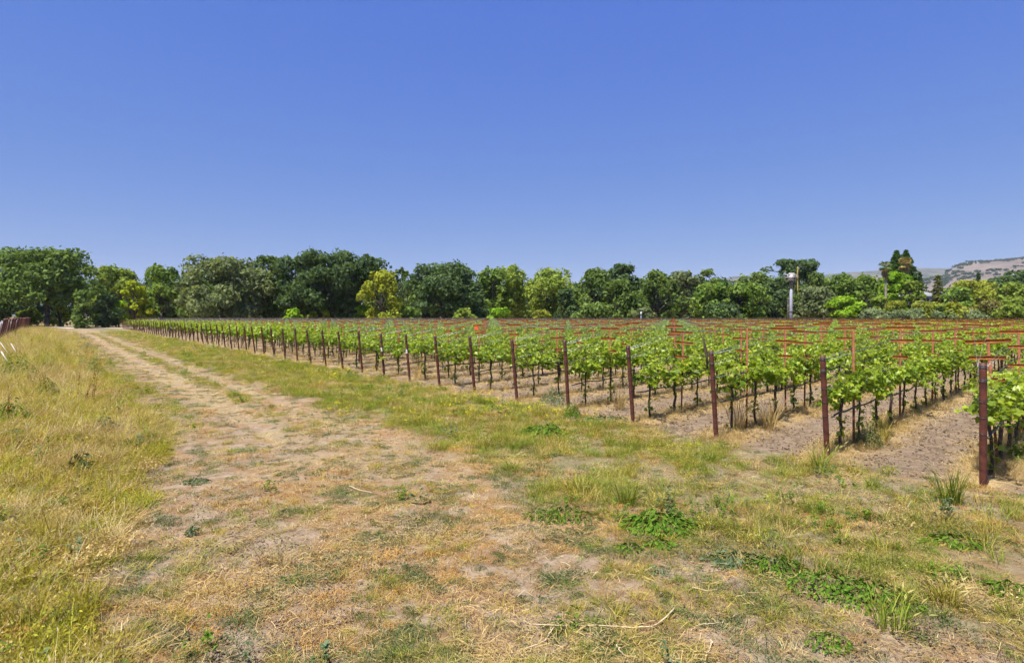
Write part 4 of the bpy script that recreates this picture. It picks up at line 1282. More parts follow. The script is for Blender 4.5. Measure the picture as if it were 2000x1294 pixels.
def ears(mb, r, tips, d, L, w, var):
    for p, q in zip(tips, d):
        ax = q * r.uniform(0.3, 0.9) + np.array([0, 0, r.uniform(0.2, 0.9)]); ax /= np.linalg.norm(ax)
        s = np.cross(ax, [0, 0, 1.0]) + 1e-3; s /= np.linalg.norm(s); b = np.cross(ax, s)
        l = L * r.uniform(0.7, 1.3)
        v = [p, p + ax * l * 0.35 + s * w, p + ax * l, p + ax * l * 0.35 - s * w, p + ax * l * 0.35 + b * w, p + ax * l * 0.35 - b * w]
        mb.add(v, [[0, 1, 2, 3], [0, 4, 2, 5]], var)
G = {}
G['dry'] = foliage_mat('dry_grass', (0.34, 0.23, 0.08), (0.66, 0.50, 0.22), 0.30, 0.7, 0.2, (1.1, 1.0, 0.7), 0.25, (0.74, 0.64, 0.40))
G['cream'] = foliage_mat('bleached_grass', (0.46, 0.36, 0.16), (0.74, 0.62, 0.36), 0.30, 0.7, 0.2, (1.1, 1.0, 0.7), 0.2)
G['olive'] = foliage_mat('half_dry_grass', (0.21, 0.180, 0.022), (0.58, 0.48, 0.11), 0.33, 0.6, 0.25, (1.2, 1.1, 0.5), 0.25, (0.66, 0.55, 0.28))
G['lime'] = foliage_mat('yellow_green_grass', (0.20, 0.21, 0.015), (0.51, 0.49, 0.07), 0.35, 0.6, 0.25, (1.2, 1.1, 0.5), 0.22)
G['green'] = foliage_mat('green_grass', (0.105, 0.155, 0.018), (0.36, 0.40, 0.070), 0.35, 0.55, 0.3, (1.2, 1.15, 0.5), 0.22, (0.52, 0.46, 0.18))
G['mat'] = foliage_mat('mat_weed', (0.065, 0.095, 0.032), (0.20, 0.235, 0.09), 0.25, 0.6, 0.25, (1.1, 1.1, 0.6), 0.25)
G['gold'] = foliage_mat('golden_dry_cover', (0.27, 0.14, 0.035), (0.60, 0.37, 0.115), 0.25, 0.7, 0.2, (1.1, 1.0, 0.6), 0.25)
G['brown'] = foliage_mat('brown_dry_cover', (0.15, 0.095, 0.037), (0.36, 0.25, 0.13), 0.2, 0.7, 0.2, (1.1, 1.0, 0.7), 0.25)
G['weed'] = foliage_mat('broad_weed', (0.050, 0.125, 0.014), (0.19, 0.30, 0.037), 0.32, 0.5, 0.35, (1.2, 1.2, 0.45), 0.15)
G['thistle'] = foliage_mat('grey_weed', (0.06, 0.095, 0.037), (0.19, 0.25, 0.13), 0.25, 0.6, 0.25, (1.1, 1.15, 0.6), 0.15)
G['dock'] = foliage_mat('rusty_dock', (0.15, 0.045, 0.015), (0.30, 0.13, 0.04), 0.2, 0.7, 0.2, (1.1, 0.9, 0.5), 0.25)
G['flower'] = foliage_mat('yellow_flower', (0.65, 0.52, 0.02), (0.8, 0.66, 0.03), 0.3, 0.6, 0.2, (1.1, 1.0, 0.4), 0.1)
def proto(fn, k, mat, name):
    out = []
    for i in range(k):
        mb = MB(); fn(mb, np.random.default_rng(5000 + hash(name) % 1 + i * 17 + len(name))); out.append(mb.mesh(name, mat))
    return out
def f_tall(mb, r):
    tips, d = blades(mb, r, 40, 0.13, 0.58, 0.0042, (0.0, 0.45), (0.0, 0.7), (0, 0.89), 0.5)
    ears(mb, r, tips[:6], d[:6], 0.06, 0.004, 0.8)
    blades(mb, r, 40, 0.17, 0.26, 0.0048, (0.1, 0.9), (0.1, 0.9), (0, 0.89), 0.5)
def f_mid(mb, r):
    tips, d = blades(mb, r, 62, 0.15, 0.22, 0.0038, (0.0, 0.8), (0.0, 0.9), (0, 0.89), 0.55)
    ears(mb, r, tips[:4], d[:4], 0.045, 0.004, 0.8)
def f_mess(mb, r):                                   # matted, tangled low growth
    blades(mb, r, 110, 0.17, 0.10, 0.0042, (0.2, 1.0), (0.0, 1.0), (0, 0.95), 0.6)
def f_tuft(mb, r):
    blades(mb, r, 60, 0.06, 0.12, 0.0032, (0.0, 0.7), (0.0, 0.8), (0, 0.93), 0.6)
def f_verge(mb, r):
    blades(mb, r, 80, 0.13, 0.14, 0.0036, (0.0, 0.75), (0.0, 0.8), (0, 0.95), 0.6)
def f_fluff(mb, r):                                  # fine-leaved low herb, a grainy cushion
    n = 230
    th = r.uniform(0, 6.28, n); rr = 0.13 * np.sqrt(r.uniform(0, 1, n)); h = r.uniform(0.05, 0.15)
    k = np.cos(np.clip(rr / 0.14, 0, 1) * 1.4)
    p = np.stack([np.cos(th) * rr, np.sin(th) * rr, h * k * r.uniform(0.1, 1, n) ** 0.7 + 0.005], 1)
    nrm = rand_dirs(r, n) * 0.8 + np.array([0, 0, 0.5]); nrm /= np.linalg.norm(nrm, axis=1)[:, None]
    leaf_quads(mb, r, p, nrm, 0.0085, r.uniform(0, 1, n), 2.2)
    blades(mb, r, 16, 0.11, 0.16, 0.003, (0.0, 0.6), (0.0, 0.6), (0.3, 1.0), 0.4)
def f_cover(mb, r):                                  # short curled cover hugging the ground
    blades(mb, r, 150, 0.13, 0.034, 0.0030, (0.3, 1.0), (0.0, 1.0), (0, 1), 0.6, tip=0.3)
def f_mat(mb, r):
    n = 170
    th = r.uniform(0, 6.28, n); rr = 0.17 * r.uniform(0, 1, n) ** 0.7
    p = np.stack([np.cos(th) * rr, np.sin(th) * rr, r.uniform(0.004, 0.03, n) * (1.2 - rr / 0.17)], 1)
    nrm = rand_dirs(r, n) * 0.6 + np.array([0, 0, 0.8]); nrm /= np.linalg.norm(nrm, axis=1)[:, None]
    leaf_quads(mb, r, p, nrm, 0.0095, r.uniform(0, 1, n), 2.4)
def f_straw(mb, r):
    n = 34
    th = r.uniform(0, 6.28, n); rr = 0.2 * np.sqrt(r.uniform(0, 1, n)); a = r.uniform(0, 6.28, n)
    c = np.stack([np.cos(th) * rr, np.sin(th) * rr, r.uniform(0.002, 0.022, n)], 1)
    L = r.uniform(0.02, 0.08, n); w = 0.0026
    d = np.stack([np.cos(a), np.sin(a), r.normal(size=n) * 0.16], 1); s = np.stack([-np.sin(a), np.cos(a), r.normal(size=n) * 0.3], 1)
    k = np.array([0, 0, 1.0])[None] * (L * r.uniform(0, 0.12, n))[:, None]
    v = np.stack([c - d * L[:, None] / 2 - s * w / 2, c - d * L[:, None] / 2 + s * w / 2, c + k + s * w / 2, c + k - s * w / 2, c + d * L[:, None] / 2 + s * w / 2, c + d * L[:, None] / 2 - s * w / 2], 1).reshape(-1, 3)
    o = (np.arange(n) * 6)[:, None]
    mb.add(v, np.concatenate([o + np.array([[0, 1, 2, 3]]), o + np.array([[3, 2, 4, 5]])]), np.repeat(r.uniform(0, 0.95, n), 6))
def f_dock(mb, r):                                   # upright seeded stems
    for j in range(3):
        h = r.uniform(0.45, 0.85); x, y = r.normal(size=2) * 0.05; lx, ly = r.normal(size=2) * 0.06
        mb.tube([(x, y, 0), (x + lx * .5, y + ly * .5, h * .5), (x + lx, y + ly, h)], [0.004, 0.003, 0.0015], 4)
        n = 46; q = r.uniform(0.35, 1, n)
        p = np.stack([x + lx * q, y + ly * q, h * q], 1) + rand_dirs(r, n) * 0.018
        leaf_quads(mb, r, p, rand_dirs(r, n), 0.013, r.uniform(0, 1, n), 1.6)
def f_flower(mb, r):
    for j in range(4):
        h = r.uniform(0.10, 0.28); x, y = r.normal(size=2) * 0.07
        n = 6; p = np.array([x, y, h]) + r.normal(size=(n, 3)) * 0.012
        nrm = rand_dirs(r, n) * .5 + np.array([0, 0, 1]); nrm /= np.linalg.norm(nrm, axis=1)[:, None]
        leaf_quads(mb, r, p, nrm, 0.016, r.uniform(0, 1, n), 1.1)
def f_herb(mb, r):                                   # small leafy upright herb
    for j in range(5):
        h = r.uniform(0.10, 0.30); x, y = r.normal(size=2) * 0.05; lx, ly = r.normal(size=2) * 0.05
        n = 14; q = r.uniform(0.1, 1, n)
        p = np.stack([x + lx * q, y + ly * q, h * q], 1) + rand_dirs(r, n) * 0.022
        nrm = rand_dirs(r, n) * .6 + np.array([0, 0, .8]); nrm /= np.linalg.norm(nrm, axis=1)[:, None]
        leaf_quads(mb, r, p, nrm, 0.024, r.uniform(0, 1, n), 1.8)
def f_clod(mb, r):
    for j in range(7):
        c = np.array([*(r.normal(size=2) * 0.13), 0.0]); s = r.uniform(0.005, 0.019)
        d = np.array([[1, 0, 0], [-1, 0, 0], [0, 1, 0], [0, -1, 0], [0, 0, 1], [0, 0, -0.6]]) * s * r.uniform(0.6, 1.25, (6, 1))
        mb.add(c + d, [[0, 2, 4], [2, 1, 4], [1, 3, 4], [3, 0, 4], [2, 0, 5], [1, 2, 5], [3, 1, 5], [0, 3, 5]])
PC = {}
PC['tall_dry'] = proto_col('tall_dry', proto(f_tall, 2, G['dry'], 'tall_dry_clump') + proto(f_tall, 2, G['cream'], 'tall_cream_clump') + proto(f_tall, 2, G['olive'], 'tall_olive_clump') + proto(f_tall, 2, G['lime'], 'tall_lime_clump'))
PC['fluff'] = proto_col('fluff', proto(f_fluff, 3, G['lime'], 'lime_herb') + proto(f_fluff, 4, G['olive'], 'olive_herb') + proto(f_fluff, 3, G['dry'], 'dry_herb') + proto(f_fluff, 3, G['green'], 'green_herb') + proto(f_fluff, 2, G['gold'], 'gold_herb'))
PC['cover'] = proto_col('cover', proto(f_cover, 4, G['gold'], 'golden_cover') + proto(f_cover, 3, G['brown'], 'brown_cover') + proto(f_cover, 3, G['mat'], 'green_cover') + proto(f_cover, 3, G['cream'], 'pale_cover'))
PC['bank_mid'] = proto_col('bank_mid', proto(f_mid, 2, G['dry'], 'mid_dry') + proto(f_mid, 1, G['cream'], 'mid_cream') + proto(f_mid, 2, G['olive'], 'mid_olive') + proto(f_mid, 2, G['lime'], 'mid_lime') + proto(f_mess, 2, G['olive'], 'mess_olive') + proto(f_mess, 1, G['lime'], 'mess_lime') + proto(f_mess, 2, G['dry'], 'mess_dry'))
PC['verge'] = proto_col('verge', proto(f_verge, 5, G['green'], 'verge_green') + proto(f_verge, 3, G['olive'], 'verge_olive') + proto(f_verge, 2, G['dry'], 'verge_dry'))
PC['tuft'] = proto_col('tuft', proto(f_tuft, 3, G['green'], 'tuft_green') + proto(f_tuft, 4, G['olive'], 'tuft_olive') + proto(f_tuft, 3, G['dry'], 'tuft_dry'))
PC['mat'] = proto_col('mat', proto(f_mat, 6, G['mat'], 'mat_weed'))
PC['straw'] = proto_col('straw', proto(f_straw, 8, G['dry'], 'straw_litter'))
PC['dock'] = proto_col('dock', proto(f_dock, 4, G['dock'], 'dock_stems'))
PC['flower'] = proto_col('flower', proto(f_flower, 4, G['flower'], 'yellow_flowers'))
PC['herb'] = proto_col('herb', proto(f_herb, 4, G['weed'], 'leafy_herb') + proto(f_herb, 2, G['thistle'], 'grey_herb'))
PC['clod'] = proto_col('clod', proto(f_clod, 6, plain_mat('earth_clod', (0.10, 0.068, 0.046), (0.28, 0.205, 0.14), 12, 1.0, 0, 0, 0.1), 'clods'))

def sample(n, r0, r1, power, seed, half=R(47)):
    """n ground points ahead of the viewer, thinning out with distance as d**-power per square metre"""
    r = np.random.default_rng(seed)
    rr = np.linspace(r0, r1, 4000); w = rr ** (1 - power); c = np.cumsum(w); c /= c[-1]
    d = np.interp(r.uniform(0, 1, n), c, rr); a = r.uniform(-half, half, n)
    return d * np.sin(a), d * np.cos(a), d, r
def lay(name, label, x, y, d, r, col, k, s0=0.75, s1=1.3, tilt=0.08, sink=0.0, picks=None, grow=0.0, zs=None):
    n = len(x)
    z = gz(x, y) - sink
    s = r.uniform(s0, s1, n) * (1 + grow * np.clip(d - 6, 0, 60) / 10)
    S = np.stack([s, s, s if zs is None else s * zs / (1 + grow * np.clip(d - 6, 0, 60) / 10) ** 0.8], 1)
    rot = np.stack([r.normal(size=n) * tilt, r.normal(size=n) * tilt, r.uniform(0, 6.283, n)], 1)
    o = scatter(name, np.stack([x, y, z], 1), rot, S, r.integers(0, k, n) if picks is None else picks, PC[col])
    tag(o, label, name.replace('_', ' ').split(' ')[-1], kind='stuff')
    return o
# straw litter over all the bare ground
x, y, d, r = sample(40000, 2.4, 60, 1.45, 1)
u, w = uv(x, y); s, t = st(x, y); fr = np.abs(s - np.round(s))
pr = np.where(t > -0.2, np.exp(-(fr / 0.20) ** 2) * 1.0 + 0.06, 0.10 + 0.35 * sstep(0.48, 0.62, fbm(x * 0.9, y * 0.9, 61, 3)))
k = r.uniform(0, 1, len(x)) < pr
lay('straw_litter', 'dry straw and chaff strewn over the bare ground', x[k], y[k], d[k], r, 'straw', 8, 0.7, 1.3, 0.12, grow=0.25)
# short dry and green cover of the trodden ground, patch by patch
x, y, d, r = sample(60000, 2.3, 85, 1.3, 21)
u, w = uv(x, y); s, t = st(x, y); e = bank_edge(u, w)
na = fbm(x * 0.55, y * 0.55, 201, 4); nb = fbm(x * 2.3, y * 2.3, 202, 4); nc = fbm(x * 1.1, y * 1.1, 203, 4)
trk = sstep(5, 13, w) * np.maximum(np.exp(-((u - 2.95) / 0.40) ** 2), 0.85 * np.exp(-((u - 4.15) / 0.32) ** 2))
gold = sstep(0.46, 0.56, na + 0.10 * sstep(3.2, 0.8, u) + 0.05 * sstep(6, 3.5, d))
pr = np.clip(0.22 + 0.3 * sstep(8, 15, d) + 0.65 * gold + 0.5 * sstep(0.52, 0.60, nb), 0, 1) * sstep(0.41, 0.50, nc + 0.22 * sstep(10, 24, d)) * (t < 0.1) * (u > e - 0.6) * (1 - 0.35 * trk)
k = r.uniform(0, 1, len(x)) < pr
m_ = k.sum(); q = r.uniform(0, 1, m_)
pk = np.where((nb[k] + r.normal(size=m_) * 0.03 > 0.56), r.integers(7, 10, m_), np.where(q < 0.15 + 0.75 * gold[k], r.integers(0, 4, m_), np.where(q > 0.82, r.integers(10, 13, m_), r.integers(4, 7, m_))))
pk = np.where((trk[k] > 0.45) & (r.uniform(0, 1, m_) < 0.7), r.integers(10, 13, m_), pk)
far_g = sstep(14, 26, d[k]) * (trk[k] < 0.3) * (r.uniform(0, 1, m_) < 0.42)
pk = np.where(far_g > 0.5, r.integers(7, 10, m_), pk)
lay('ground_cover', 'short golden, brown and green cover hugging the trodden ground', x[k], y[k], d[k], r, 'cover', 13, 0.6, 1.35, 0.1, picks=pk, grow=0.22)
# heaped straw below the vines
x, y, d, r = sample(60000, 6, 40, 1.6, 2, R(48))
s, t = st(x, y); fr = np.abs(s - np.round(s))
k = (t > -0.3) & (r.uniform(0, 1, len(x)) < np.exp(-(fr / 0.16) ** 2) * sstep(0.30, 0.52, fbm(x * 1.4, y * 1.4, 63, 3) + 0.08))
x, y, d = x[k], y[k], d[k]
lay('vine_row_straw', 'thick dry straw lying along the feet of the vines', x, y, d, r, 'bank_mid', 3, 0.35, 0.75, 0.5, 0.02, picks=np.where(r.uniform(0, 1, len(x)) < 0.75, r.integers(10, 12, len(x)), r.integers(0, 3, len(x))), grow=0.15)
# clods in the tilled alleys
x, y, d, r = sample(26000, 5, 30, 1.5, 3, R(48))
s, t = st(x, y); fr = np.abs(s - np.round(s))
k = (t > 0.0) & (fr > 0.13) & (r.uniform(0, 1, len(x)) < 0.35 + 0.6 * fbm(x * 1.2, y * 1.2, 65, 3))
lay('tilled_clods', 'crumbly clods of tilled earth between the vine rows', x[k], y[k], d[k], r, 'clod', 6, 0.6, 1.6, 0.2, 0.005)
# crumbs of earth and small stones on the bare track
x, y, d, r = sample(11000, 2.4, 22, 1.6, 51)
u, w = uv(x, y); s, t = st(x, y); e = bank_edge(u, w)
k = (t < 0.0) & (u > e) & (r.uniform(0, 1, len(x)) < sstep(0.42, 0.58, fbm(x * 1.4, y * 1.4, 401, 3)))
lay('track_crumbs', 'crumbs of earth and small stones on the bare track', x[k], y[k], d[k], r, 'clod', 6, 0.3, 0.9, 0.2, 0.003)
# tall grass of the left bank
x, y, d, r = sample(44000, 2.4, 95, 1.35, 4)
u, w = uv(x, y)
e = bank_edge(u, w)
hgt = sstep(0.1, -1.2, u - e) * (0.35 + 0.65 * sstep(4.5, 12, w))
nz = fbm(x * 0.55, y * 0.55, 67, 3)
k = (u < e + 0.1) & (r.uniform(0, 1, len(x)) < (0.25 + 0.75 * sstep(0.35, 0.6, nz)) * hgt * (0.06 + 0.55 * sstep(6, 20, d)))
nzk = fbm(x * 0.9, y * 0.9, 68, 3)[k]
pk = np.clip(((nzk - 0.5) * 22 + 3.6 + r.normal(size=k.sum()) * 2.2), 0, 7.99).astype(int)
lay('tall_bank_grass', 'tall half-dry grass standing on the left bank', x[k], y[k], d[k], r, 'tall_dry', 8, 0.55, 1.15, 0.25, picks=pk, grow=0.10, zs=(0.34 + 0.50 * sstep(6, 30, d[k])))
x, y, d, r = sample(56000, 2.3, 70, 1.6, 5)
u, w = uv(x, y); e = bank_edge(u, w)
k = (u < e + 0.25) & (r.uniform(0, 1, len(x)) < sstep(0.35, -0.3, u - e) * 0.75 * (0.2 + 0.8 * sstep(0.40, 0.54, fbm(x * 1.7, y * 1.7, 96, 3))))
nzk = fbm(x * 1.4, y * 1.4, 69, 3)[k]
q = r.uniform(0, 1, k.sum()) + (nzk - 0.5) * 1.6
pk = np.where(q > 0.86, r.integers(3, 7, k.sum()), np.where(q > 0.62, r.integers(3, 5, k.sum()), np.where(q > 0.34, r.integers(7, 10, k.sum()), np.where(q > 0.14, r.integers(10, 12, k.sum()), r.integers(0, 3, k.sum())))))
lay('bank_undergrowth', 'matted olive and straw-coloured undergrowth of the left bank', x[k], y[k], d[k], r, 'bank_mid', 12, 0.6, 1.1, 0.3, picks=np.where(r.uniform(0, 1, len(pk)) < 0.16, 2, pk), grow=0.15, zs=(0.6 + 0.4 * sstep(5, 12, d[k])))
# fine-leaved herbs of the bank
x, y, d, r = sample(42000, 2.3, 45, 1.4, 31)
u, w = uv(x, y); e = bank_edge(u, w)
k = (u < e + 0.25) & (r.uniform(0, 1, len(x)) < sstep(0.4, -0.2, u - e) * (1 - 0.45 * sstep(10, 24, d)) * (0.25 + 0.75 * sstep(0.40, 0.52, fbm(x * 2.0, y * 2.0, 95, 3))))
m_ = k.sum()
q = np.clip((fbm(x[k] * 0.8, y[k] * 0.8, 91, 3) - 0.5) * 20 + 4.7 + r.normal(size=m_) * 2.6, 0, 9.99).astype(int)
q = np.where(r.uniform(0, 1, m_) < 0.12, r.integers(13, 15, m_), q)
q = np.where(r.uniform(0, 1, m_) < 0.07, r.integers(10, 13, m_), q)
lay('bank_herbs', 'fine-leaved yellow-green and dry herbs covering the left bank', x[k], y[k], d[k], r, 'fluff', 15, 0.7, 1.5, 0.2, picks=q, grow=0.2)
# the same kind of herbs in patches beside the track
x, y, d, r = sample(26000, 2.4, 35, 1.45, 32)
k = r.uniform(0, 1, len(x)) < verge_mask(x, y) * sstep(0.5, 0.58, fbm(x * 1.3, y * 1.3, 92, 3)) * 0.9
m_ = k.sum(); q0 = r.uniform(0, 1, m_) + (fbm(x[k] * 0.8, y[k] * 0.8, 93, 2) - 0.5)
q = np.where(q0 > 0.55, r.integers(10, 13, m_), np.where(q0 > 0.3, r.integers(0, 5, m_), r.integers(3, 9, m_)))
lay('verge_herbs', 'low fine-leaved herbs in patches beside the track', x[k], y[k], d[k], r, 'fluff', 15, 0.5, 1.1, 0.2, picks=q, grow=0.15)
# green verge between the track and the end posts
x, y, d, r = sample(64000, 2.5, 95, 1.45, 6)
vm = verge_mask(x, y) * sstep(0.44, 0.58, fbm(x * 1.5, y * 1.5, 71, 3) + 0.26 * sstep(8, 20, d)) * (0.42 + 0.58 * sstep(6, 12, d))
k = r.uniform(0, 1, len(x)) < vm
q = r.uniform(0, 1, k.sum()) + (fbm(x[k] * 0.7, y[k] * 0.7, 72, 3) - 0.5) * 1.3
pk = np.where(q > 0.42, r.integers(0, 5, k.sum()), np.where(q > 0.12, r.integers(5, 8, k.sum()), r.integers(8, 10, k.sum())))
lay('verge_grass', 'green grass of the verge beside the end posts', x[k], y[k], d[k], r, 'verge', 10, 0.5, 1.1, 0.1, picks=pk, grow=0.12, zs=(0.55 + 0.45 * sstep(8, 20, d[k])) * (0.5 + sstep(0.4, 0.65, fbm(x[k] * 1.7, y[k] * 1.7, 171, 2))))
# distinct upright tufts in the near verge
x, y, d, r = sample(34000, 2.5, 26, 1.3, 41)
n2 = fbm(x * 2.6, y * 2.6, 301, 3)
k = r.uniform(0, 1, len(x)) < verge_mask(x, y) * (0.04 + sstep(0.52, 0.61, n2)) * 0.8
m_ = k.sum(); q0 = r.uniform(0, 1, m_) + (fbm(x[k], y[k], 302, 2) - 0.5)
q = np.where(q0 > 0.36, r.integers(0, 3, m_), np.where(q0 > 0.08, r.integers(3, 7, m_), r.integers(7, 10, m_)))
lay('verge_tufts', 'upright tufts of green and straw grass in the verge', x[k], y[k], d[k], r, 'tuft', 10, 0.6, 1.25, 0.2, picks=q, grow=0.1)
# sparse tufts on the track
x, y, d, r = sample(15000, 2.4, 50, 1.7, 7)
u, w = uv(x, y); s, t = st(x, y)
n1 = fbm(x * 1.2, y * 1.2, 73, 3)
tr = sstep(5, 13, w) * np.maximum(np.exp(-((u - 2.95) / 0.45) ** 2), np.exp(-((u - 4.15) / 0.35) ** 2))
k = (t < 0.3) & (r.uniform(0, 1, len(x)) < (0.10 + 0.75 * sstep(0.5, 0.62, n1)) * (1 - 0.75 * tr))
pk = np.where(n1[k] + r.normal(size=k.sum()) * 0.06 > 0.55, r.integers(0, 7, k.sum()), r.integers(3, 10, k.sum()))
lay('sparse_tufts', 'small scattered tufts of grass on the bare track', x[k], y[k], d[k], r, 'tuft', 10, 0.3, 0.85, 0.15, picks=pk, grow=0.18, zs=(0.55 + 0.45 * sstep(5, 12, d[k])))
# prostrate mat weeds
x, y, d, r = sample(16000, 2.4, 40, 1.6, 8)
u, w = uv(x, y); s, t = st(x, y)
n1 = fbm(x * 3.0, y * 3.0, 75, 4)
k = (t < 0) & (u > 0.4) & (r.uniform(0, 1, len(x)) < 0.8 * sstep(0.52, 0.62, n1))
lay('mat_weed', 'flat grey-green mat weed creeping over the bare ground', x[k], y[k], d[k], r, 'mat', 6, 0.35, 0.85, 0.08, grow=0.2)
# little dark sprouts speckling the trodden ground
x, y, d, r = sample(7000, 2.4, 18, 1.5, 61)
u, w = uv(x, y); s, t = st(x, y); e = bank_edge(u, w)
k = (t < 0) & (u > e) & (r.uniform(0, 1, len(x)) < 0.15 + 0.6 * sstep(0.45, 0.6, fbm(x * 1.1, y * 1.1, 501, 3)))
lay('small_sprouts', 'little dark green sprouts speckling the trodden ground', x[k], y[k], d[k], r, 'mat', 6, 0.12, 0.42, 0.1, grow=0.1, zs=2.2)
# leafy herbs, dock and flowers
x, y, d, r = sample(9000, 2.6, 45, 1.6, 9)
u, w = uv(x, y); s, t = st(x, y); e = bank_edge(u, w)
pr = np.where(u < e, 0.34, np.where(verge_mask(x, y) > 0.3, 0.14, 0.02)) * sstep(0.42, 0.58, fbm(x * 1.1, y * 1.1, 77, 3)) * (t < 0.1)
k = r.uniform(0, 1, len(x)) < pr
lay('leafy_herbs', 'small leafy herbs scattered through the grass', x[k], y[k], d[k], r, 'herb', 6, 0.35, 0.9, 0.15, grow=0.35)
x, y, d, r = sample(5000, 5, 60, 1.3, 10)
u, w = uv(x, y); e = bank_edge(u, w)
k = (u < e - 0.8) & (r.uniform(0, 1, len(x)) < 0.10 * sstep(0.45, 0.6, fbm(x * 0.6, y * 0.6, 79, 3)) * (d > 9))
lay('dock_stems', 'rust-brown seeded dock stems standing in the bank grass', x[k], y[k], d[k], r, 'dock', 4, 0.7, 1.2, 0.1)
x, y, d, r = sample(6000, 3, 45, 1.3, 11)
k = r.uniform(0, 1, len(x)) < 0.5 * (verge_mask(x, y) > 0.4) * sstep(0.56, 0.66, fbm(x * 0.35, y * 0.35, 81, 2))
lay('yellow_flowers', 'tiny yellow flowers dotted through the green verge', x[k], y[k], d[k], r, 'flower', 4, 0.8, 1.3, 0.1, grow=0.1)

# ------------------------------------------------------------------ single weeds one can point at
def rosette(name, label, px, py, rad, h, mat, seed, leaves=60, leaf=0.09, stretch=1.0):
    x, y = on_ground(px, py)
    r = np.random.default_rng(seed)
    root = empty(name, (x, y, gz1(x, y)), r.uniform(0, 6.28) if stretch == 1.0 else 0.0)
    mb = MB()
    n = int(leaves * 2.4); h = h * 1.3; leaf = leaf * 0.72
    th = r.uniform(0, 6.28, n); rr = rad * r.uniform(0.05, 1, n) ** 0.6
    p = np.stack([np.cos(th) * rr * stretch, np.sin(th) * rr, h * (1.05 - rr / rad) * r.uniform(0.3, 1, n) + 0.02], 1)
    nrm = np.stack([np.cos(th) * 0.5, np.sin(th) * 0.5, 0 * th + 0.8], 1) + rand_dirs(r, n) * 0.5; nrm /= np.linalg.norm(nrm, axis=1)[:, None]
    tv = np.array([(0, 0, 0), (-.16, .25, .05), (-.10, .33, .03), (-.26, .55, .05), (-.14, .68, 0), (0, 1.0, -.12), (.14, .68, 0), (.26, .55, .05), (.10, .33, .03), (.16, .25, .05)])
    tf = np.array([(0, i + 1, i) for i in range(1, 9)])
    yv = np.stack([np.cos(th), np.sin(th), 0 * th - 0.1], 1) + rand_dirs(r, n) * 0.5
    yv -= nrm * (yv * nrm).sum(1)[:, None]; yv /= np.linalg.norm(yv, axis=1)[:, None]
    xv = np.cross(yv, nrm); sz = leaf * r.uniform(0.6, 1.3, n)
    v = (tv[None, :, 0, None] * xv[:, None] + tv[None, :, 1, None] * yv[:, None] + tv[None, :, 2, None] * nrm[:, None]) * sz[:, None, None] + p[:, None]
    f = (tf[None] + (np.arange(n) * len(tv))[:, None, None]).reshape(-1, 3)
    mb.add(v.reshape(-1, 3), f, np.repeat(np.clip(r.uniform(0, 1, n), 0, .89), len(tv)))
    o = mb.build('leaves', mat, root); o['kind'] = 'stuff'
    st_ = MB()
    for j in range(9):
        a = r.uniform(0, 6.28); q = rad * r.uniform(.3, .8)
        st_.tube([(0, 0, -0.02), (math.cos(a) * q * .5 * stretch, math.sin(a) * q * .5, h * .5), (math.cos(a) * q * stretch, math.sin(a) * q, h * .7)], [.004, .003, .002], 4)
    st_.build('stems', M['shoot'], root)
    tag(root, label, 'weed')
W_, T_ = G['weed'], G['thistle']
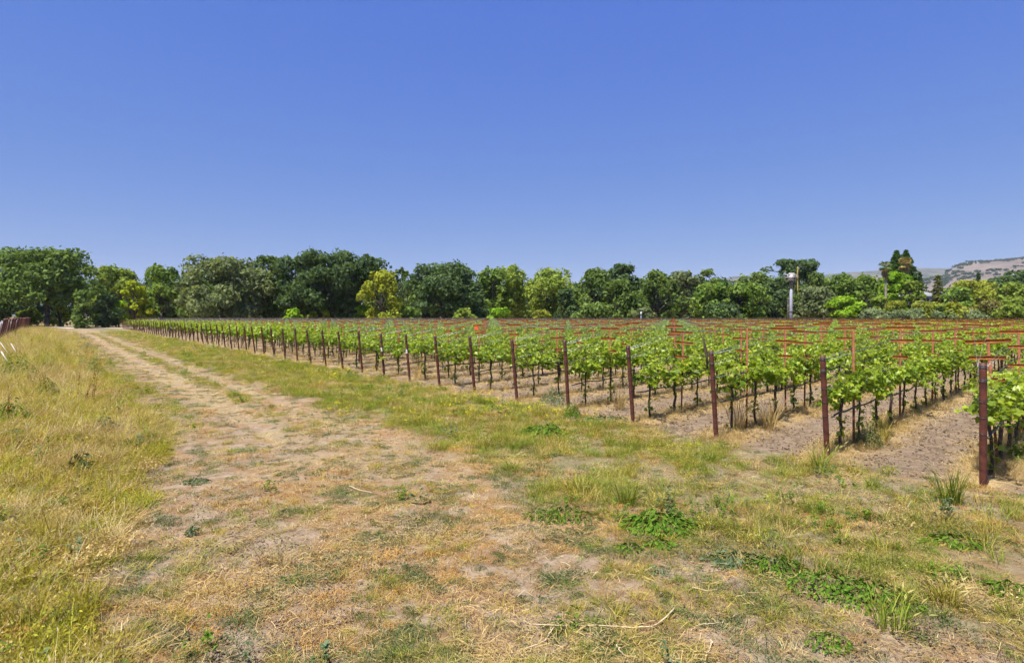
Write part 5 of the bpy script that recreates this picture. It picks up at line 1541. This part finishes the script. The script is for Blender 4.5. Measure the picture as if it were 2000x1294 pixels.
for i, a in enumerate([
    ('broadleaf_weed', 'long low patch of broad-leaved weed left of the brightest clump', 1098, 1012, 0.20, 0.09, W_, 170, 0.055, 1.9),
    ('broadleaf_weed', 'brightest green broad-leaved clump in the right foreground', 1293, 1030, 0.26, 0.17, W_, 230, 0.085, 1.45),
    ('broadleaf_weed', 'small rosette just below the brightest green clump', 1285, 1064, 0.09, 0.05, W_, 26, 0.085, 1.2),
    ('broadleaf_weed', 'small flat rosette lower left of the brightest green clump', 1228, 1073, 0.08, 0.04, W_, 22, 0.07, 1.2),
    ('broadleaf_weed', 'little dark weed on bare ground below the brightest clump', 1284, 1118, 0.07, 0.05, T_, 40, 0.035, 1.4),
    ('broadleaf_weed', 'grey-green prickly rosette at the head of the long weed strip', 1440, 1092, 0.15, 0.07, T_, 46, 0.11, 1.7),
    ('broadleaf_weed', 'leafy weed in the middle of the long weed strip', 1510, 1105, 0.17, 0.10, W_, 110, 0.07, 1.5),
    ('broadleaf_weed', 'leafy weed at the lower right end of the long weed strip', 1705, 1172, 0.22, 0.13, W_, 180, 0.06, 1.5),
    ('broadleaf_weed', 'leafy weed in the grass beside the strip of weed', 1620, 1150, 0.20, 0.12, W_, 130, 0.06, 1.5),
    ('broadleaf_weed', 'pale rosette lying alone on bare ground near the right edge', 1866, 1062, 0.15, 0.05, W_, 40, 0.12, 1.6),
    ('broadleaf_weed', 'small round dark green cushion at the bottom right', 1620, 1262, 0.11, 0.06, W_, 110, 0.035, 1.3),
    ('broadleaf_weed', 'leafy weed low at the right edge of the foreground', 1968, 1155, 0.12, 0.08, W_, 60, 0.06, 1.4),
    ('broadleaf_weed', 'pale thistle rosette in front of the fourth end post', 1180, 824, 0.36, 0.12, T_, 110, 0.15, 1.8),
    ('broadleaf_weed', 'dark leafy rosette left of the pale thistle rosette', 1062, 848, 0.34, 0.16, W_, 120, 0.14, 1.2),
    ('broadleaf_weed', 'tiny grey weed with yellow bloom left of centre', 378, 1046, 0.06, 0.08, T_, 40, 0.045, 1.0),
    ('broadleaf_weed', 'dark rosette on the edge of the bare patch left', 382, 944, 0.11, 0.05, T_, 40, 0.07, 1.3),
    ('milkweed', 'dark blue-green upright plant with paired leaves on the left bank', 155, 934, 0.12, 0.32, G['mat'], 26, 0.13, 1.0),
    ('tall_weed', 'yellow-green bushy weed standing in the bank grass', 186, 732, 0.26, 0.69, W_, 260, 0.06, 1.0),
    ('tall_weed', 'dark leafy weed at the left edge of the bank', 32, 760, 0.52, 0.69, W_, 420, 0.07, 1.1),
    ('tall_weed', 'bright green leafy weed low on the left edge', 20, 860, 0.34, 0.38, W_, 240, 0.07, 1.1),
    ('tall_weed', 'yellow-green weed clump behind the upright dark plant', 95, 745, 0.39, 0.75, G['green'], 320, 0.06, 1.0),
    ('tall_weed', 'lone yellow-green weed high on the far left bank', 118, 705, 0.34, 0.7, G['lime'], 300, 0.07, 1.0),
    ('tall_weed', 'dark leafy weed halfway along the left bank', 92, 790, 0.26, 0.42, W_, 220, 0.07, 1.0),
    ('tall_weed', 'low dark green weed where bank meets the track', 205, 852, 0.20, 0.2, T_, 140, 0.07, 1.2),
    ('tall_weed', 'bright leafy weed low on the bank below the upright plant', 118, 1010, 0.14, 0.16, W_, 110, 0.05, 1.2),
    ('bushy_weed', 'bushy grey-green weed between the fourth and fifth end posts', 1082, 790, 0.38, 0.36, G['thistle'], 330, 0.06, 1.0),
    ('bushy_weed', 'leafy weed hiding the foot of the fourth end post', 1118, 815, 0.17, 0.28, W_, 120, 0.07, 1.0),
    ('bushy_weed', 'dark grassy weed at the second vine of the second row', 1697, 875, 0.18, 0.42, G['mat'], 300, 0.05, 1.0),
    ('bushy_weed', 'green sucker growth low at the right edge by the first row', 1992, 905, 0.16, 0.32, W_, 130, 0.075, 1.0),
]):
    rosette(a[0], a[1], a[2], a[3], a[4], a[5], a[6], 2000 + i, a[7], a[8], a[9])

def dry_clump(label, px, py, h, n, seed, mat):
    x, y = on_ground(px, py)
    r = np.random.default_rng(seed)
    root = empty('dry_grass_clump', (x, y, gz1(x, y)))
    mb = MB(); tips, d = blades(mb, r, n, 0.09, h, 0.006, (0.02, 0.3), (0.05, 0.5), (0, 0.89), 0.4); ears(mb, r, tips[:n // 5], d[:n // 5], 0.07, 0.007, 0.95)
    o = mb.build('blades', mat, root); o['kind'] = 'stuff'
    tag(root, label, 'grass clump')
for i, a in enumerate([
    ('tall dry grass clump round a trunk in the third row', 1502, 840, 0.62, 90, G['dry']),
    ('straw-coloured clump against the stake behind the third end post', 1440, 845, 0.75, 80, G['dry']),
    ('dry clump between the fourth and fifth end posts', 1210, 800, 0.55, 90, G['dry']),
    ('dry brown clump in front of the ninth end post', 815, 742, 0.7, 90, G['dry']),
    ('green and straw clump behind the second end post', 1722, 870, 0.40, 110, G['olive']),
    ('long green grass at the foot of the second end post', 1600, 915, 0.32, 80, G['green']),
    ('tall green grass clump left of the nearest end post', 1858, 985, 0.34, 120, G['green']),
    ('pale dry tuft on the bare track left of centre', 545, 1103, 0.12, 60, G['dry']),
    ('green tuft right of the centre of the foreground', 1135, 965, 0.22, 90, G['green']),
    ('pair of bright green tufts above the brightest weed clump', 1225, 985, 0.24, 130, G['green']),
    ('thick tuft near the lower right corner', 1845, 1180, 0.16, 110, G['olive']),
    ('green grass tuft above the bottom right cushion', 1745, 1230, 0.22, 80, G['green']),
    ('bristly barley clump with pale ears at the left edge', 100, 1080, 0.30, 60, G['olive']),
    ('bristly barley clump near the lower left corner', 70, 1240, 0.30, 50, G['olive']),
    ('green barley tuft standing on the lower left ground', 165, 1200, 0.22, 60, G['olive'])]):
    dry_clump(a[0], a[1], a[2], a[3], a[4], 3000 + i, a[5])

# dry canes lying on the ground
def cane(label, pts, rad, seed):
    r = np.random.default_rng(seed)
    P = []
    for px, py in pts:
        x, y = on_ground(px, py); P.append((x, y, gz1(x, y) + rad + 0.012 + r.uniform(0, 0.015)))
    P = np.array(P)
    t = np.linspace(0, 1, len(P)); q = np.linspace(0, 1, 18)
    Q = np.stack([np.interp(q, t, P[:, k]) for k in range(3)], 1)
    for k in range(3): Q[1:-1, k] = (Q[:-2, k] + 2 * Q[1:-1, k] + Q[2:, k]) / 4
    Q[1:-1, :2] += r.normal(size=(16, 2)) * 0.004
    m = MB(); m.tube(Q, np.linspace(rad, rad * 0.55, 18), 6)
    o = m.build('dry_cane', M['cane'], None, True)
    tag(o, label, 'cane')
M['cane'] = plain_mat('bleached_cane', (0.50, 0.38, 0.20), (0.66, 0.54, 0.34), 20, 0.8)
cane('long bleached cane bent up at its right end', [(1318, 1196), (1302, 1216), (1278, 1232), (1250, 1237), (1180, 1234), (1105, 1230), (1040, 1227)], 0.005, 1)
cane('short curved cane near the bottom edge right of centre', [(1391, 1256), (1388, 1272), (1378, 1290)], 0.0045, 2)
cane('slanting straw cane at the bottom edge in the middle', [(1204, 1268), (1212, 1282), (1222, 1293)], 0.004, 3)
cane('forked dry stem left of the long bleached cane', [(1082, 1234), (1068, 1250), (1055, 1268), (1030, 1272), (1008, 1284)], 0.004, 4)
cane('small pale cane lying at right centre of the bare ground', [(1352, 1152), (1380, 1158), (1402, 1154)], 0.0035, 5)
cane('dry cane on the bare track right of the left bank', [(682, 954), (700, 960), (726, 965)], 0.0055, 6)
cane('thin straw beside the long bleached cane', [(1350, 1240), (1364, 1228), (1405, 1224)], 0.003, 7)

# white stakes leaning at the left edge of the bank
for i, ((ax, ay, az), (bx, by, bz)) in enumerate([((-17.35, 20, 0.80), (-16.96, 20, 0.17)), ((-20.85, 24, 0.92), (-20.4, 24, 0.27)), ((-20.6, 24.2, 0.88), (-20.3, 24.2, 0.40))]):
    m = MB()
    a, b = np.array([ax, ay, az]), np.array([bx, by, bz])
    d = (b - a) / np.linalg.norm(b - a)
    e = b + d * ((b[2] - gz1(b[0], b[1]) - 0.0) / max(0.2, -d[2]))
    m.tube([a, b, e], 0.014 if i == 0 else 0.009, 7)
    o = m.build('white_stake', M['white'], None, True)
    tag(o, ['thick white leaning stake low at the left edge', 'left of two thin white stakes leaning in the bank grass', 'right of two thin white stakes leaning in the bank grass'][i], 'stake')

# ------------------------------------------------------------------ the warm-day air between here and the hills
def haze():
    m, nt, out = new_mat('thin_air')
    v = nd(nt, 'ShaderNodeVolumePrincipled')
    v.inputs['Color'].default_value = (0.80, 0.88, 1.0, 1)
    v.inputs['Density'].default_value = 0.00008
    v.inputs['Anisotropy'].default_value = 0.0
    nt.links.new(v.outputs[0], out.inputs['Volume'])
    mb = MB(); mb.box((0, 4350, 240), (18000, 10000, 520))
    o = mb.build('haze', m)
    tag(o, 'thin blue haze of the warm day over the valley', 'haze', kind='stuff')
haze()
